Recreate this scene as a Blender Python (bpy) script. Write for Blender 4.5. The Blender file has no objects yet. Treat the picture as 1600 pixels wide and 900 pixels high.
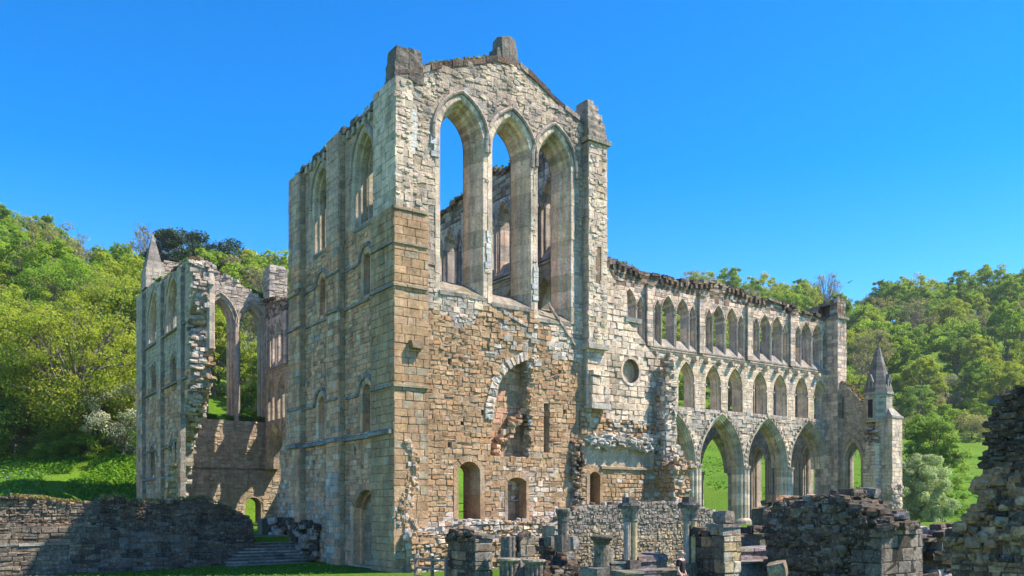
import bpy, math, random
import numpy as np
from mathutils import Vector, Matrix, noise
from mathutils.geometry import tessellate_polygon

rad = math.radians
scene = bpy.context.scene
COL = scene.collection

# ------------------------------------------------------------------ camera
FPX, CXP, HOR = 1357.0, 800.0, 793.0
HEAD = math.atan2(930.0, 1357.0)
SH, CH = math.sin(HEAD), math.cos(HEAD)
CZ = 2.9
cam_d = bpy.data.cameras.new("camera")
cam = bpy.data.objects.new("camera", cam_d)
COL.objects.link(cam)
cam.location = (0, 0, CZ)
cam.rotation_euler = (rad(90), 0, -HEAD)
cam_d.sensor_width = 36.0
cam_d.lens = 36.0 * FPX / 1600.0
cam_d.shift_y = (HOR - 450.0) / 1600.0
cam_d.clip_end = 5000
scene.camera = cam

# ------------------------------------------------------------------ sky, sun, exposure
SUN_TO = Vector((1.0, -0.8, 1.74)).normalized()
SUN_AZ = math.atan2(SUN_TO.x, SUN_TO.y)
SUN_EL = math.asin(SUN_TO.z)
world = bpy.data.worlds.new("World")
scene.world = world
world.use_nodes = True
wn = world.node_tree
wn.nodes.clear()
w_out = wn.nodes.new("ShaderNodeOutputWorld")
w_bg = wn.nodes.new("ShaderNodeBackground")
w_sky = wn.nodes.new("ShaderNodeTexSky")
w_sky.sky_type = 'NISHITA'
w_sky.sun_disc = False
w_sky.sun_elevation = SUN_EL
w_sky.sun_rotation = SUN_AZ
w_sky.air_density = 1.0
w_sky.dust_density = 0.0
w_sky.ozone_density = 2.5
w_hs = wn.nodes.new("ShaderNodeHueSaturation")
w_hs.inputs['Saturation'].default_value = 1.38
w_hs.inputs['Hue'].default_value = 0.503
w_hs.inputs['Value'].default_value = 1.0
w_bg.inputs['Strength'].default_value = 0.104
w_gm = wn.nodes.new("ShaderNodeGamma")
w_gm.inputs['Gamma'].default_value = 1.2
wn.links.new(w_sky.outputs[0], w_gm.inputs['Color'])
wn.links.new(w_gm.outputs[0], w_hs.inputs['Color'])
wn.links.new(w_hs.outputs[0], w_bg.inputs['Color'])
wn.links.new(w_bg.outputs[0], w_out.inputs['Surface'])
sun_d = bpy.data.lights.new("sun", 'SUN')
sun_d.energy = 5.0
sun_d.angle = rad(0.5)
sun_d.color = (1.0, 0.86, 0.70)
sun = bpy.data.objects.new("sun", sun_d)
COL.objects.link(sun)
sun.location = (60, -40, 90)
sun.rotation_euler = (-SUN_TO).to_track_quat('-Z', 'Y').to_euler()
vs = scene.view_settings
vs.view_transform = 'Standard'
vs.look = 'None'
vs.exposure = 1.02
vs.gamma = 1.0
vs.use_curve_mapping = False
scene.cycles.max_bounces = 6
scene.cycles.diffuse_bounces = 3
scene.cycles.glossy_bounces = 2
scene.cycles.transmission_bounces = 3
scene.cycles.transparent_max_bounces = 6
scene.cycles.use_denoising = True

# ------------------------------------------------------------------ places from the measured camera
def dirs(u):
    a = (u - CXP) / FPX
    return SH + a * CH, CH - a * SH
def at(u, v, t):                      # point at depth t
    dx, dy = dirs(u)
    return Vector((t * dx, t * dy, CZ + t * (HOR - v) / FPX))
def S(u, v, Y):                       # on a south facing plane y = Y -> (x, z)
    dx, dy = dirs(u)
    t = Y / dy
    return (t * dx, CZ + t * (HOR - v) / FPX)
def Wp(u, v, X):                      # on a west facing plane x = X -> (y, z)
    dx, dy = dirs(u)
    t = X / dx
    return (t * dy, CZ + t * (HOR - v) / FPX)
def Sl(pts, Y): return [S(u, v, Y) for u, v in pts]
def Wl(pts, X): return [Wp(u, v, X) for u, v in pts]

class Frame:
    def __init__(self, o, s, n):
        self.o, self.s, self.n = Vector(o), Vector(s), Vector(n)
    def p(self, s, z, d=0.0):
        return (self.o.x + self.s.x * s + self.n.x * d, self.o.y + self.s.y * s + self.n.y * d, self.o.z + z)
def FS(Y): return Frame((0, Y, 0), (1, 0, 0), (0, -1, 0))
def FN(Y): return Frame((0, Y, 0), (1, 0, 0), (0, 1, 0))
def FW(X): return Frame((X, 0, 0), (0, 1, 0), (-1, 0, 0))
def FE(X): return Frame((X, 0, 0), (0, 1, 0), (1, 0, 0))

# ------------------------------------------------------------------ mesh builder
class MB:
    def __init__(self):
        self.v, self.f, self.c, self.m = [], [], [], []
    def add(self, vs_, fs_, col, m=0):
        b = len(self.v)
        self.v.extend(vs_)
        self.c.extend([col] * len(vs_))
        for f in fs_:
            self.f.append(tuple(i + b for i in f))
            self.m.append(m)

def finish(o, label=None, cat=None, group=None, kind=None):
    if label: o['label'] = label
    if cat: o['category'] = cat
    if group: o['group'] = group
    if kind: o['kind'] = kind
    return o

def build(name, mb, mats, parent=None, smooth=False):
    me = bpy.data.meshes.new(name)
    me.from_pydata(mb.v, [], mb.f)
    at_ = me.color_attributes.new("tint", 'FLOAT_COLOR', 'POINT')
    arr = np.ones((len(mb.v), 4), dtype=np.float32)
    if mb.v: arr[:, :3] = np.array(mb.c, dtype=np.float32)
    at_.data.foreach_set("color", arr.ravel())
    for m in mats: me.materials.append(m)
    if len(mats) > 1: me.polygons.foreach_set("material_index", np.array(mb.m, dtype=np.int32))
    if smooth: me.polygons.foreach_set("use_smooth", np.ones(len(mb.f), dtype=bool))
    me.update()
    o = bpy.data.objects.new(name, me)
    COL.objects.link(o)
    if parent is not None:
        o.parent = parent
        if parent.type == 'EMPTY': o.matrix_parent_inverse = Matrix.Translation(-Vector(parent.location))
    return o

def thing(name, label, cat, loc, group=None):
    o = bpy.data.objects.new(name, None)
    COL.objects.link(o)
    o.location = loc
    o.empty_display_size = 0.5
    return finish(o, label, cat, group)

# ------------------------------------------------------------------ materials
def new_mat(name):
    m = bpy.data.materials.new(name)
    m.use_nodes = True
    nt = m.node_tree
    nt.nodes.clear()
    out = nt.nodes.new("ShaderNodeOutputMaterial")
    bs = nt.nodes.new("ShaderNodeBsdfPrincipled")
    nt.links.new(bs.outputs[0], out.inputs['Surface'])
    return m, nt, bs, out
def N(nt, t, **kw):
    n = nt.nodes.new(t)
    for k, v in kw.items(): setattr(n, k, v)
    return n
def mixc(nt, fac, a, b, mode='MIX'):
    n = N(nt, "ShaderNodeMix", data_type='RGBA', blend_type=mode)
    for s, val in ((n.inputs[0], fac), (n.inputs[6], a), (n.inputs[7], b)):
        if hasattr(val, 'is_output'): nt.links.new(val, s)
        elif isinstance(val, (int, float)): s.default_value = val
        else: s.default_value = (*val, 1.0)
    return n.outputs[2]
def math_n(nt, op, a, b=None, clamp=False):
    n = N(nt, "ShaderNodeMath", operation=op, use_clamp=clamp)
    for s, val in ((n.inputs[0], a), (n.inputs[1], b)):
        if val is None: continue
        if hasattr(val, 'is_output'): nt.links.new(val, s)
        else: s.default_value = val
    return n.outputs[0]
def ramp(nt, fac, stops):
    n = N(nt, "ShaderNodeValToRGB")
    el = n.color_ramp.elements
    while len(el) < len(stops): el.new(0.5)
    for e, (p, c) in zip(el, stops):
        e.position = p
        e.color = (c, c, c, 1) if isinstance(c, (int, float)) else (*c, 1)
    nt.links.new(fac, n.inputs[0])
    return n.outputs[0]
def noise_n(nt, vec, scale, detail=4, rough=0.6):
    n = N(nt, "ShaderNodeTexNoise")
    n.inputs['Scale'].default_value = scale
    n.inputs['Detail'].default_value = detail
    n.inputs['Roughness'].default_value = rough
    if vec is not None: nt.links.new(vec, n.inputs['Vector'])
    return n.outputs['Fac']

def stone_material(name, brick=False, moss=0.6, lichen=0.4, bump=0.85, specks=0.0, plaster=False):
    m, nt, bs, out = new_mat(name)
    geo = N(nt, "ShaderNodeNewGeometry")
    pos = geo.outputs['Position']
    att = N(nt, "ShaderNodeAttribute", attribute_name="tint")
    col = att.outputs['Color']
    n1 = noise_n(nt, pos, 1.7, 6, 0.65)
    col = mixc(nt, 1.0, col, ramp(nt, n1, [(0.25, 0.62), (0.5, 0.95), (0.75, 1.25)]), 'MULTIPLY')
    n2 = noise_n(nt, pos, 9.0, 6, 0.7)
    col = mixc(nt, 1.0, col, ramp(nt, n2, [(0.3, 0.6), (0.5, 1.0), (0.7, 1.22)]), 'MULTIPLY')
    # weather streaks running down
    mp = N(nt, "ShaderNodeMapping")
    mp.inputs['Scale'].default_value = (1.3, 1.3, 0.16)
    nt.links.new(pos, mp.inputs['Vector'])
    st = noise_n(nt, mp.outputs[0], 1.0, 6, 0.7)
    col = mixc(nt, ramp(nt, st, [(0.48, 0.0), (0.7, 0.72)]), col, mixc(nt, 1.0, col, (0.36, 0.36, 0.38), 'MULTIPLY'))
    mp2 = N(nt, "ShaderNodeMapping")
    mp2.inputs['Scale'].default_value = (4.2, 4.2, 0.3)
    nt.links.new(pos, mp2.inputs['Vector'])
    st2 = noise_n(nt, mp2.outputs[0], 1.0, 5, 0.65)
    col = mixc(nt, ramp(nt, st2, [(0.54, 0.0), (0.7, 0.6)]), col, mixc(nt, 1.0, col, (0.5, 0.49, 0.48), 'MULTIPLY'))
    if specks:
        nk = noise_n(nt, pos, 15.0, 3, 0.6)
        col = mixc(nt, ramp(nt, nk, [(0.6, 0.0), (0.68, specks)]), col, (0.5, 0.48, 0.44))
        nk2 = noise_n(nt, pos, 7.0, 5, 0.7)
        col = mixc(nt, ramp(nt, nk2, [(0.5, 0.0), (0.66, 0.7)]), col, (0.035, 0.032, 0.03))
    if lichen > 0:
        nl = noise_n(nt, pos, 3.2, 9, 0.78)
        col = mixc(nt, ramp(nt, nl, [(0.56, 0.0), (0.66, lichen)]), col, (0.56, 0.54, 0.49))
        nd = noise_n(nt, pos, 5.5, 8, 0.8)
        col = mixc(nt, ramp(nt, nd, [(0.57, 0.0), (0.68, 0.55)]), col, (0.06, 0.055, 0.05))
    h = None
    if brick:
        sep = N(nt, "ShaderNodeSeparateXYZ")
        nt.links.new(pos, sep.inputs[0])
        sx = math_n(nt, 'ADD', sep.outputs[0], sep.outputs[1])
        comb = N(nt, "ShaderNodeCombineXYZ")
        nt.links.new(sx, comb.inputs[0])
        nt.links.new(sep.outputs[2], comb.inputs[1])
        wob = N(nt, "ShaderNodeTexNoise")
        wob.inputs['Scale'].default_value = 1.3
        nt.links.new(pos, wob.inputs['Vector'])
        ad = N(nt, "ShaderNodeMix", data_type='VECTOR')
        ad.inputs[0].default_value = 0.08
        nt.links.new(comb.outputs[0], ad.inputs[4])
        nt.links.new(wob.outputs['Color'], ad.inputs[5])
        bk = N(nt, "ShaderNodeTexBrick")
        bk.inputs['Scale'].default_value = 1.0
        bk.inputs['Brick Width'].default_value = 0.62
        bk.inputs['Row Height'].default_value = 0.33
        bk.inputs['Mortar Size'].default_value = 0.012
        bk.inputs['Mortar Smooth'].default_value = 0.4
        bk.inputs['Color1'].default_value = (0.72, 0.72, 0.72, 1)
        bk.inputs['Color2'].default_value = (1.15, 1.12, 1.05, 1)
        bk.inputs['Mortar'].default_value = (0.62, 0.6, 0.58, 1)
        nt.links.new(ad.outputs[1], bk.inputs['Vector'])
        col = mixc(nt, 1.0, col, bk.outputs['Color'], 'MULTIPLY')
        h = bk.outputs['Fac']
    if moss > 0:
        sn = N(nt, "ShaderNodeSeparateXYZ")
        nt.links.new(geo.outputs['Normal'], sn.inputs[0])
        up = ramp(nt, sn.outputs[2], [(0.45, 0.0), (0.8, 1.0)])
        nm = ramp(nt, noise_n(nt, pos, 2.4, 6, 0.7), [(0.45, 0.0), (0.6, moss)])
        col = mixc(nt, math_n(nt, 'MULTIPLY', up, nm), col, (0.10, 0.09, 0.035))
    nt.links.new(col, bs.inputs['Base Color'])
    bs.inputs['Roughness'].default_value = 0.9
    bs.inputs['Specular IOR Level'].default_value = 0.15
    hb = math_n(nt, 'ADD', math_n(nt, 'MULTIPLY', n2, 0.7), math_n(nt, 'MULTIPLY', noise_n(nt, pos, 28, 5, 0.7), 0.35))
    if h is not None: hb = math_n(nt, 'SUBTRACT', hb, math_n(nt, 'MULTIPLY', h, 0.6))
    bp = N(nt, "ShaderNodeBump")
    bp.inputs['Strength'].default_value = bump
    bp.inputs['Distance'].default_value = 0.06
    nt.links.new(hb, bp.inputs['Height'])
    nt.links.new(bp.outputs[0], bs.inputs['Normal'])
    return m

M_STONE = stone_material("weathered_stone")
M_CARVED = stone_material("carved_stone", moss=0.4, lichen=0.4, bump=0.65)
M_MASON = stone_material("coursed_masonry", brick=True)
M_DARK = stone_material("lichened_rubble", moss=0.8, lichen=0.25, bump=1.0, specks=0.6)
M_ROUGH = stone_material("eroded_stone", moss=0.5, lichen=0.35, bump=1.0)
_nt = M_ROUGH.node_tree
_bs = [n for n in _nt.nodes if n.type == 'BSDF_PRINCIPLED'][0]
_src = _bs.inputs['Base Color'].links[0].from_socket
_geo = [n for n in _nt.nodes if n.type == 'NEW_GEOMETRY'][0]
_mp = N(_nt, "ShaderNodeMapping")
_mp.inputs['Scale'].default_value = (.55, .55, .22)
_nt.links.new(_geo.outputs['Position'], _mp.inputs['Vector'])
_soot = ramp(_nt, noise_n(_nt, _mp.outputs[0], 1.6, 9, 0.72), [(0.46, 0.0), (0.63, 0.72)])
_nt.links.new(mixc(_nt, _soot, _src, (0.17, 0.165, 0.165)), _bs.inputs['Base Color'])
for _n in M_ROUGH.node_tree.nodes:
    if _n.type == 'BUMP': _n.inputs['Distance'].default_value = 0.16
MS = [M_STONE, M_MASON]
MSR = [M_STONE, M_MASON, M_ROUGH]

def leaf_material(name, c1, c2, c3, trans=0.45, var=0.5):
    m, nt, bs, out = new_mat(name)
    geo = N(nt, "ShaderNodeNewGeometry")
    oi = N(nt, "ShaderNodeObjectInfo")
    att = N(nt, "ShaderNodeAttribute", attribute_name="tint")
    sp = N(nt, "ShaderNodeSeparateColor")
    nt.links.new(att.outputs['Color'], sp.inputs[0])
    c = mixc(nt, sp.outputs[0], c1, c2)
    c = mixc(nt, math_n(nt, 'MULTIPLY', oi.outputs['Random'], var), c, c3)
    hs = N(nt, "ShaderNodeHueSaturation")
    nt.links.new(c, hs.inputs['Color'])
    nt.links.new(math_n(nt, 'ADD', math_n(nt, 'MULTIPLY', sp.outputs[1], 0.5), 0.72), hs.inputs['Value'])
    c = hs.outputs[0]
    nt.links.new(c, bs.inputs['Base Color'])
    bs.inputs['Roughness'].default_value = 0.6
    bs.inputs['Specular IOR Level'].default_value = 0.2
    tr = N(nt, "ShaderNodeBsdfTranslucent")
    nt.links.new(mixc(nt, 1.0, c, (1.25, 1.2, 0.6), 'MULTIPLY'), tr.inputs['Color'])
    mx = N(nt, "ShaderNodeMixShader")
    mx.inputs[0].default_value = trans
    nt.links.new(bs.outputs[0], mx.inputs[1])
    nt.links.new(tr.outputs[0], mx.inputs[2])
    nt.links.new(mx.outputs[0], out.inputs['Surface'])
    return m
L_FRESH = leaf_material("spring_leaves", (0.19, 0.33, 0.035), (0.29, 0.42, 0.05), (0.16, 0.30, 0.055), 0.58)
L_YELLOW = leaf_material("young_yellow_leaves", (0.27, 0.36, 0.04), (0.37, 0.42, 0.06), (0.22, 0.33, 0.05), 0.55)
L_DARK = leaf_material("dark_leaves", (0.11, 0.22, 0.03), (0.16, 0.27, 0.04), (0.12, 0.22, 0.04), 0.5)
L_PALE = leaf_material("pale_willow_leaves", (0.23, 0.33, 0.11), (0.33, 0.42, 0.18), (0.2, 0.32, 0.07))
L_PINE = leaf_material("pine_needles", (0.025, 0.06, 0.022), (0.045, 0.085, 0.035), (0.03, 0.065, 0.03), 0.3)
L_WHITE = leaf_material("hawthorn_blossom", (0.09, 0.15, 0.04), (0.6, 0.62, 0.5), (0.3, 0.34, 0.25), 0.3, 0.1)
L_SILVER = leaf_material("silver_leaves", (0.30, 0.41, 0.22), (0.46, 0.55, 0.36), (0.32, 0.42, 0.24), 0.45)
L_WILLOW = leaf_material("willow_leaves", (0.19, 0.33, 0.06), (0.29, 0.42, 0.11), (0.2, 0.33, 0.06), 0.5)
L_TWIG = leaf_material("opening_buds", (0.26, 0.27, 0.10), (0.36, 0.34, 0.15), (0.26, 0.28, 0.13), 0.4)
L_BLUE = leaf_material("bluebell_petals", (0.12, 0.22, 0.3), (0.25, 0.34, 0.5), (0.2, 0.3, 0.4), 0.3, 0.1)
L_GRASS = leaf_material("grass_blades", (0.08, 0.22, 0.012), (0.13, 0.27, 0.02), (0.1, 0.22, 0.02), 0.4)
L_NETTLE = leaf_material("nettle_leaves", (0.10, 0.26, 0.02), (0.18, 0.36, 0.03), (0.14, 0.3, 0.02), 0.4)
L_DRY = leaf_material("dry_grass", (0.16, 0.17, 0.04), (0.3, 0.24, 0.09), (0.2, 0.2, 0.06), 0.3)

def bark_material():
    m, nt, bs, out = new_mat("bark")
    geo = N(nt, "ShaderNodeNewGeometry")
    n = noise_n(nt, geo.outputs['Position'], 4, 6, 0.7)
    c = mixc(nt, n, (0.07, 0.055, 0.04), (0.25, 0.21, 0.17))
    nt.links.new(c, bs.inputs['Base Color'])
    bs.inputs['Roughness'].default_value = 0.9
    return m
M_BARK = bark_material()

def grass_ground(name, a, b, c):
    m, nt, bs, out = new_mat(name)
    geo = N(nt, "ShaderNodeNewGeometry")
    pos = geo.outputs['Position']
    n0 = noise_n(nt, pos, 0.035, 4, 0.6)
    n1 = noise_n(nt, pos, 0.3, 6, 0.7)
    n2 = noise_n(nt, pos, 3.5, 6, 0.75)
    n3 = noise_n(nt, pos, 0.11, 5, 0.7)
    col = mixc(nt, ramp(nt, n1, [(0.35, 0.0), (0.65, 1.0)]), a, b)
    col = mixc(nt, 1.0, col, ramp(nt, n3, [(0.35, 0.78), (0.5, 1.0), (0.68, 1.22)]), 'MULTIPLY')
    col = mixc(nt, ramp(nt, n0, [(0.4, 0.0), (0.62, 0.7)]), col, c)
    col = mixc(nt, 1.0, col, ramp(nt, n2, [(0.3, 0.55), (0.5, 1.0), (0.7, 1.3)]), 'MULTIPLY')
    nt.links.new(col, bs.inputs['Base Color'])
    bs.inputs['Roughness'].default_value = 0.95
    bs.inputs['Specular IOR Level'].default_value = 0.1
    bp = N(nt, "ShaderNodeBump")
    bp.inputs['Strength'].default_value = 0.7
    bp.inputs['Distance'].default_value = 0.25
    nt.links.new(n2, bp.inputs['Height'])
    nt.links.new(bp.outputs[0], bs.inputs['Normal'])
    return m
M_LAWN = grass_ground("lawn", (0.065, 0.15, 0.010), (0.09, 0.18, 0.012), (0.08, 0.15, 0.014))
M_HILL = grass_ground("hill_pasture", (0.065, 0.16, 0.010), (0.095, 0.195, 0.012), (0.11, 0.18, 0.016))

def plain_mat(name, c1, c2, scale=6.0, rough=0.8):
    m, nt, bs, out = new_mat(name)
    geo = N(nt, "ShaderNodeNewGeometry")
    n = noise_n(nt, geo.outputs['Position'], scale, 5, 0.65)
    nt.links.new(mixc(nt, n, c1, c2), bs.inputs['Base Color'])
    bs.inputs['Roughness'].default_value = rough
    return m
M_WOOD = plain_mat("grey_wood", (0.12, 0.10, 0.08), (0.30, 0.26, 0.21), 9)
M_SKIN = plain_mat("skin", (0.5, 0.3, 0.22), (0.58, 0.36, 0.27), 20, 0.5)
M_HAIR = plain_mat("fair_hair", (0.32, 0.2, 0.12), (0.45, 0.32, 0.22), 60, 0.6)
M_SHIRT = plain_mat("black_cloth", (0.008, 0.008, 0.012), (0.02, 0.02, 0.026), 30, 0.9)
M_JEANS = plain_mat("blue_denim", (0.03, 0.045, 0.09), (0.05, 0.07, 0.13), 40, 0.9)
M_METAL = plain_mat("dark_steel", (0.05, 0.05, 0.05), (0.1, 0.1, 0.1), 20, 0.5)
M_BIRD = plain_mat("dark_feathers", (0.02, 0.02, 0.025), (0.05, 0.05, 0.05), 30, 0.8)

# ------------------------------------------------------------------ stone colours (linear, the stone itself)
BROWN = [(.44, .285, .16), (.46, .305, .175), (.49, .335, .20), (.40, .265, .155), (.48, .315, .175), (.45, .30, .18), (.52, .37, .23), (.42, .275, .155), (.46, .25, .12)]
PALE = [(.60, .53, .41), (.66, .58, .45), (.55, .49, .38), (.62, .56, .46), (.70, .63, .50), (.50, .46, .40), (.63, .54, .38)]
PINKY = [(.56, .48, .38), (.60, .52, .42), (.52, .44, .35), (.64, .57, .47), (.48, .44, .39), (.60, .54, .44)]
_warm = lambda P, r, g, b: [(c[0] * r, c[1] * g, c[2] * b) for c in P]
PALE = _warm(PALE, 1.05, .98, 1.0)
GREY = [(.36, .335, .305), (.40, .365, .325), (.32, .295, .275), (.44, .40, .355), (.42, .365, .30)]
GCREAM = [(.53, .42, .33), (.57, .45, .345), (.49, .39, .315), (.60, .485, .385), (.51, .39, .285), (.46, .375, .315)]
WBROWN = [(.52, .345, .225), (.56, .38, .25), (.46, .305, .2), (.58, .41, .275), (.52, .355, .24), (.43, .285, .185), (.52, .30, .17), (.52, .40, .31)]
DARK = [(.085, .06, .048), (.115, .082, .064), (.16, .115, .085), (.10, .08, .068), (.20, .14, .10), (.065, .05, .043), (.17, .105, .072)]
TAN = [(.42, .245, .14), (.46, .28, .165), (.36, .21, .125), (.33, .195, .125), (.48, .305, .19), (.30, .195, .14)]
PINKY = _warm(PINKY, 1.05, .97, .98)
RUBBLE = [(.50, .46, .40), (.58, .53, .47), (.42, .38, .33), (.62, .58, .52), (.36, .30, .23), (.48, .42, .34)]
REDTOP = [(.24, .16, .11), (.20, .14, .10), (.27, .20, .14), (.30, .24, .18), (.17, .12, .09)]

def _tight(P, k=.55):
    n = len(P)
    m = [sum(c[i] for c in P) / n for i in range(3)]
    return [tuple(m[i] + (c[i] - m[i]) * k for i in range(3)) for c in P]
PALE, PINKY, GREY, GCREAM, WBROWN, RUBBLE = (_tight(P) for P in (PALE, PINKY, GREY, GCREAM, WBROWN, RUBBLE))
WBROWN = _warm(WBROWN, 1.3, 1.1, 1.02) + [(.44, .25, .15), (.68, .53, .38), (.40, .29, .2)]
WUP = _warm(GCREAM, 1.1, .99, .96)
GCREAM = _warm(GCREAM, .93, .985, .97)
PALE = _warm(PALE, 1.13, 1.09, 1.04)
PINKY = _warm(PINKY, 1.2, 1.13, 1.06)
GREY = _warm(GREY, 1.14, 1.05, 1.0)
BROWN = _tight(BROWN, .7)
def pick(rng, pal, j=0.09):
    c = rng.choice(pal)
    k = 1 + rng.uniform(-j, j)
    return (c[0] * k, c[1] * k * (1 + rng.uniform(-.02, .02)), c[2] * k * (1 + rng.uniform(-.04, .04)))
def nz(a, b, s, off=0.0): return noise.noise(Vector((a * s + off, b * s - off, 3.1 + off)))

# ------------------------------------------------------------------ arches
class Arch:
    """pointed, round (rise == hw) or segmental (rise < hw) arch over jambs"""
    def __init__(self, c, z0, hw, zs, rise):
        self.c, self.z0, self.hw, self.zs, self.rise = c, z0, hw, zs, rise
    def curve(self, o=0.0, n=9):
        c, hw, zs, rise = self.c, self.hw, self.zs, self.rise
        pts = []
        if rise >= hw - 1e-6:
            R = (hw * hw + rise * rise) / (2 * hw)
            e = R - hw
            Ro = R + o
            am = math.acos(max(-1, min(1, e / Ro)))
            for i in range(n + 1):
                a = am * i / n
                pts.append((c + e - Ro * math.cos(a), zs + Ro * math.sin(a)))
            for i in range(n - 1, -1, -1):
                a = am * i / n
                pts.append((c - e + Ro * math.cos(a), zs + Ro * math.sin(a)))
        else:
            R = (hw * hw + rise * rise) / (2 * rise)
            zc = zs + rise - R
            th = math.asin(hw / R)
            Ro = R + o
            for i in range(2 * n + 1):
                a = -th + 2 * th * i / (2 * n)
                pts.append((c + Ro * math.sin(a), zc + Ro * math.cos(a)))
        return pts
    def path(self, o=0.0, n=9, jamb=True, zj=None):
        pts = self.curve(o, n)
        if jamb:
            z0 = self.z0 if zj is None else zj
            l, r = pts[0], pts[-1]
            k = max(1, int((self.zs - z0) / 0.8))
            left = [(l[0], z0 + (l[1] - z0) * i / k) for i in range(k)]
            right = [(r[0], z0 + (r[1] - z0) * i / k) for i in range(k - 1, -1, -1)]
            pts = left + pts + right
        return pts
    def poly(self, o=0.0, n=9):
        p = self.curve(o, n)
        return [(p[0][0], self.z0)] + p + [(p[-1][0], self.z0)]

# ------------------------------------------------------------------ masonry
def slab(mb, F, outline, holes, df, db, col, m=1):
    loops = [outline] + list(holes)
    flat = [p for lp in loops for p in lp]
    tris = tessellate_polygon([[Vector((p[0], p[1], 0)) for p in lp] for lp in loops])
    n = len(flat)
    v = [F.p(p[0], p[1], df) for p in flat] + [F.p(p[0], p[1], db) for p in flat]
    f = [tuple(t) for t in tris] + [tuple(i + n for i in reversed(t)) for t in tris]
    b = 0
    for lp in loops:
        k = len(lp)
        for i in range(k):
            j = (i + 1) % k
            f.append((b + i, b + j, b + j + n, b + i + n))
        b += k
    mb.add(v, f, col, m)

def scan(loops, z):
    xs = []
    for lp in loops:
        k = len(lp)
        for i in range(k):
            a, b = lp[i], lp[(i + 1) % k]
            if (a[1] <= z) != (b[1] <= z):
                xs.append(a[0] + (z - a[1]) / (b[1] - a[1]) * (b[0] - a[0]))
    xs.sort()
    return [(xs[i], xs[i + 1]) for i in range(0, len(xs) - 1, 2)]

def stone(mb, F, q, d, back, ch, col, rng, jit=0.008, m=0):
    """q = four (s,z) corners, a dressed block with chamfered, slightly uneven face"""
    cx = sum(p[0] for p in q) / 4
    cz = sum(p[1] for p in q) / 4
    v = []
    for p in q: v.append(F.p(p[0], p[1], back))
    for p in q: v.append(F.p(p[0] + rng.uniform(-jit, jit), p[1] + rng.uniform(-jit, jit), d - ch * 1.1))
    w = max(abs(q[1][0] - q[0][0]), 0.02)
    h = max(abs(q[2][1] - q[1][1]), 0.02)
    kx = 1 - min(0.7, 2 * ch / w)
    kz = 1 - min(0.7, 2 * ch / h)
    for p in q:
        v.append(F.p(cx + (p[0] - cx) * kx + rng.uniform(-jit, jit), cz + (p[1] - cz) * kz + rng.uniform(-jit, jit), d + rng.uniform(-jit, jit) * 1.5))
    f = [(8, 9, 10, 11)]
    for i in range(4):
        j = (i + 1) % 4
        f.append((i, j, j + 4, i + 4))
        f.append((i + 4, j + 4, j + 8, i + 8))
    mb.add(v, f, col, m)

def lumps(mb, F, outline, holes, n, rng, colf, size=(.15, .45), m=2, keep=.07):
    """weathered lumps half sunk in the face"""
    loops = [outline] + list(holes)
    z0, z1 = min(p[1] for p in outline), max(p[1] for p in outline)
    s0, s1 = min(p[0] for p in outline), max(p[0] for p in outline)
    k = 0
    for _ in range(n * 6):
        if k >= n: break
        s, z = rng.uniform(s0, s1), rng.uniform(z0, z1)
        iv = scan(loops, z)
        if not any(a + keep * 2 < s < b - keep * 2 for a, b in iv): continue
        c, e = colf(s, z, rng)
        w = rng.uniform(*size)
        q = F.p(s, z, -.01)
        sz = (w, rng.uniform(.06, .16), w * rng.uniform(.4, .8))
        b = len(mb.v)
        rock(mb, (0, 0, 0), sz, c, rng, rng.uniform(-.12, .12), .45, .2, .2, m)
        for i in range(b, len(mb.v)):
            v = mb.v[i]
            mb.v[i] = (q[0] + F.s.x * v[0] + F.n.x * v[1], q[1] + F.s.y * v[0] + F.n.y * v[1], q[2] + v[2])
        k += 1

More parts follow.
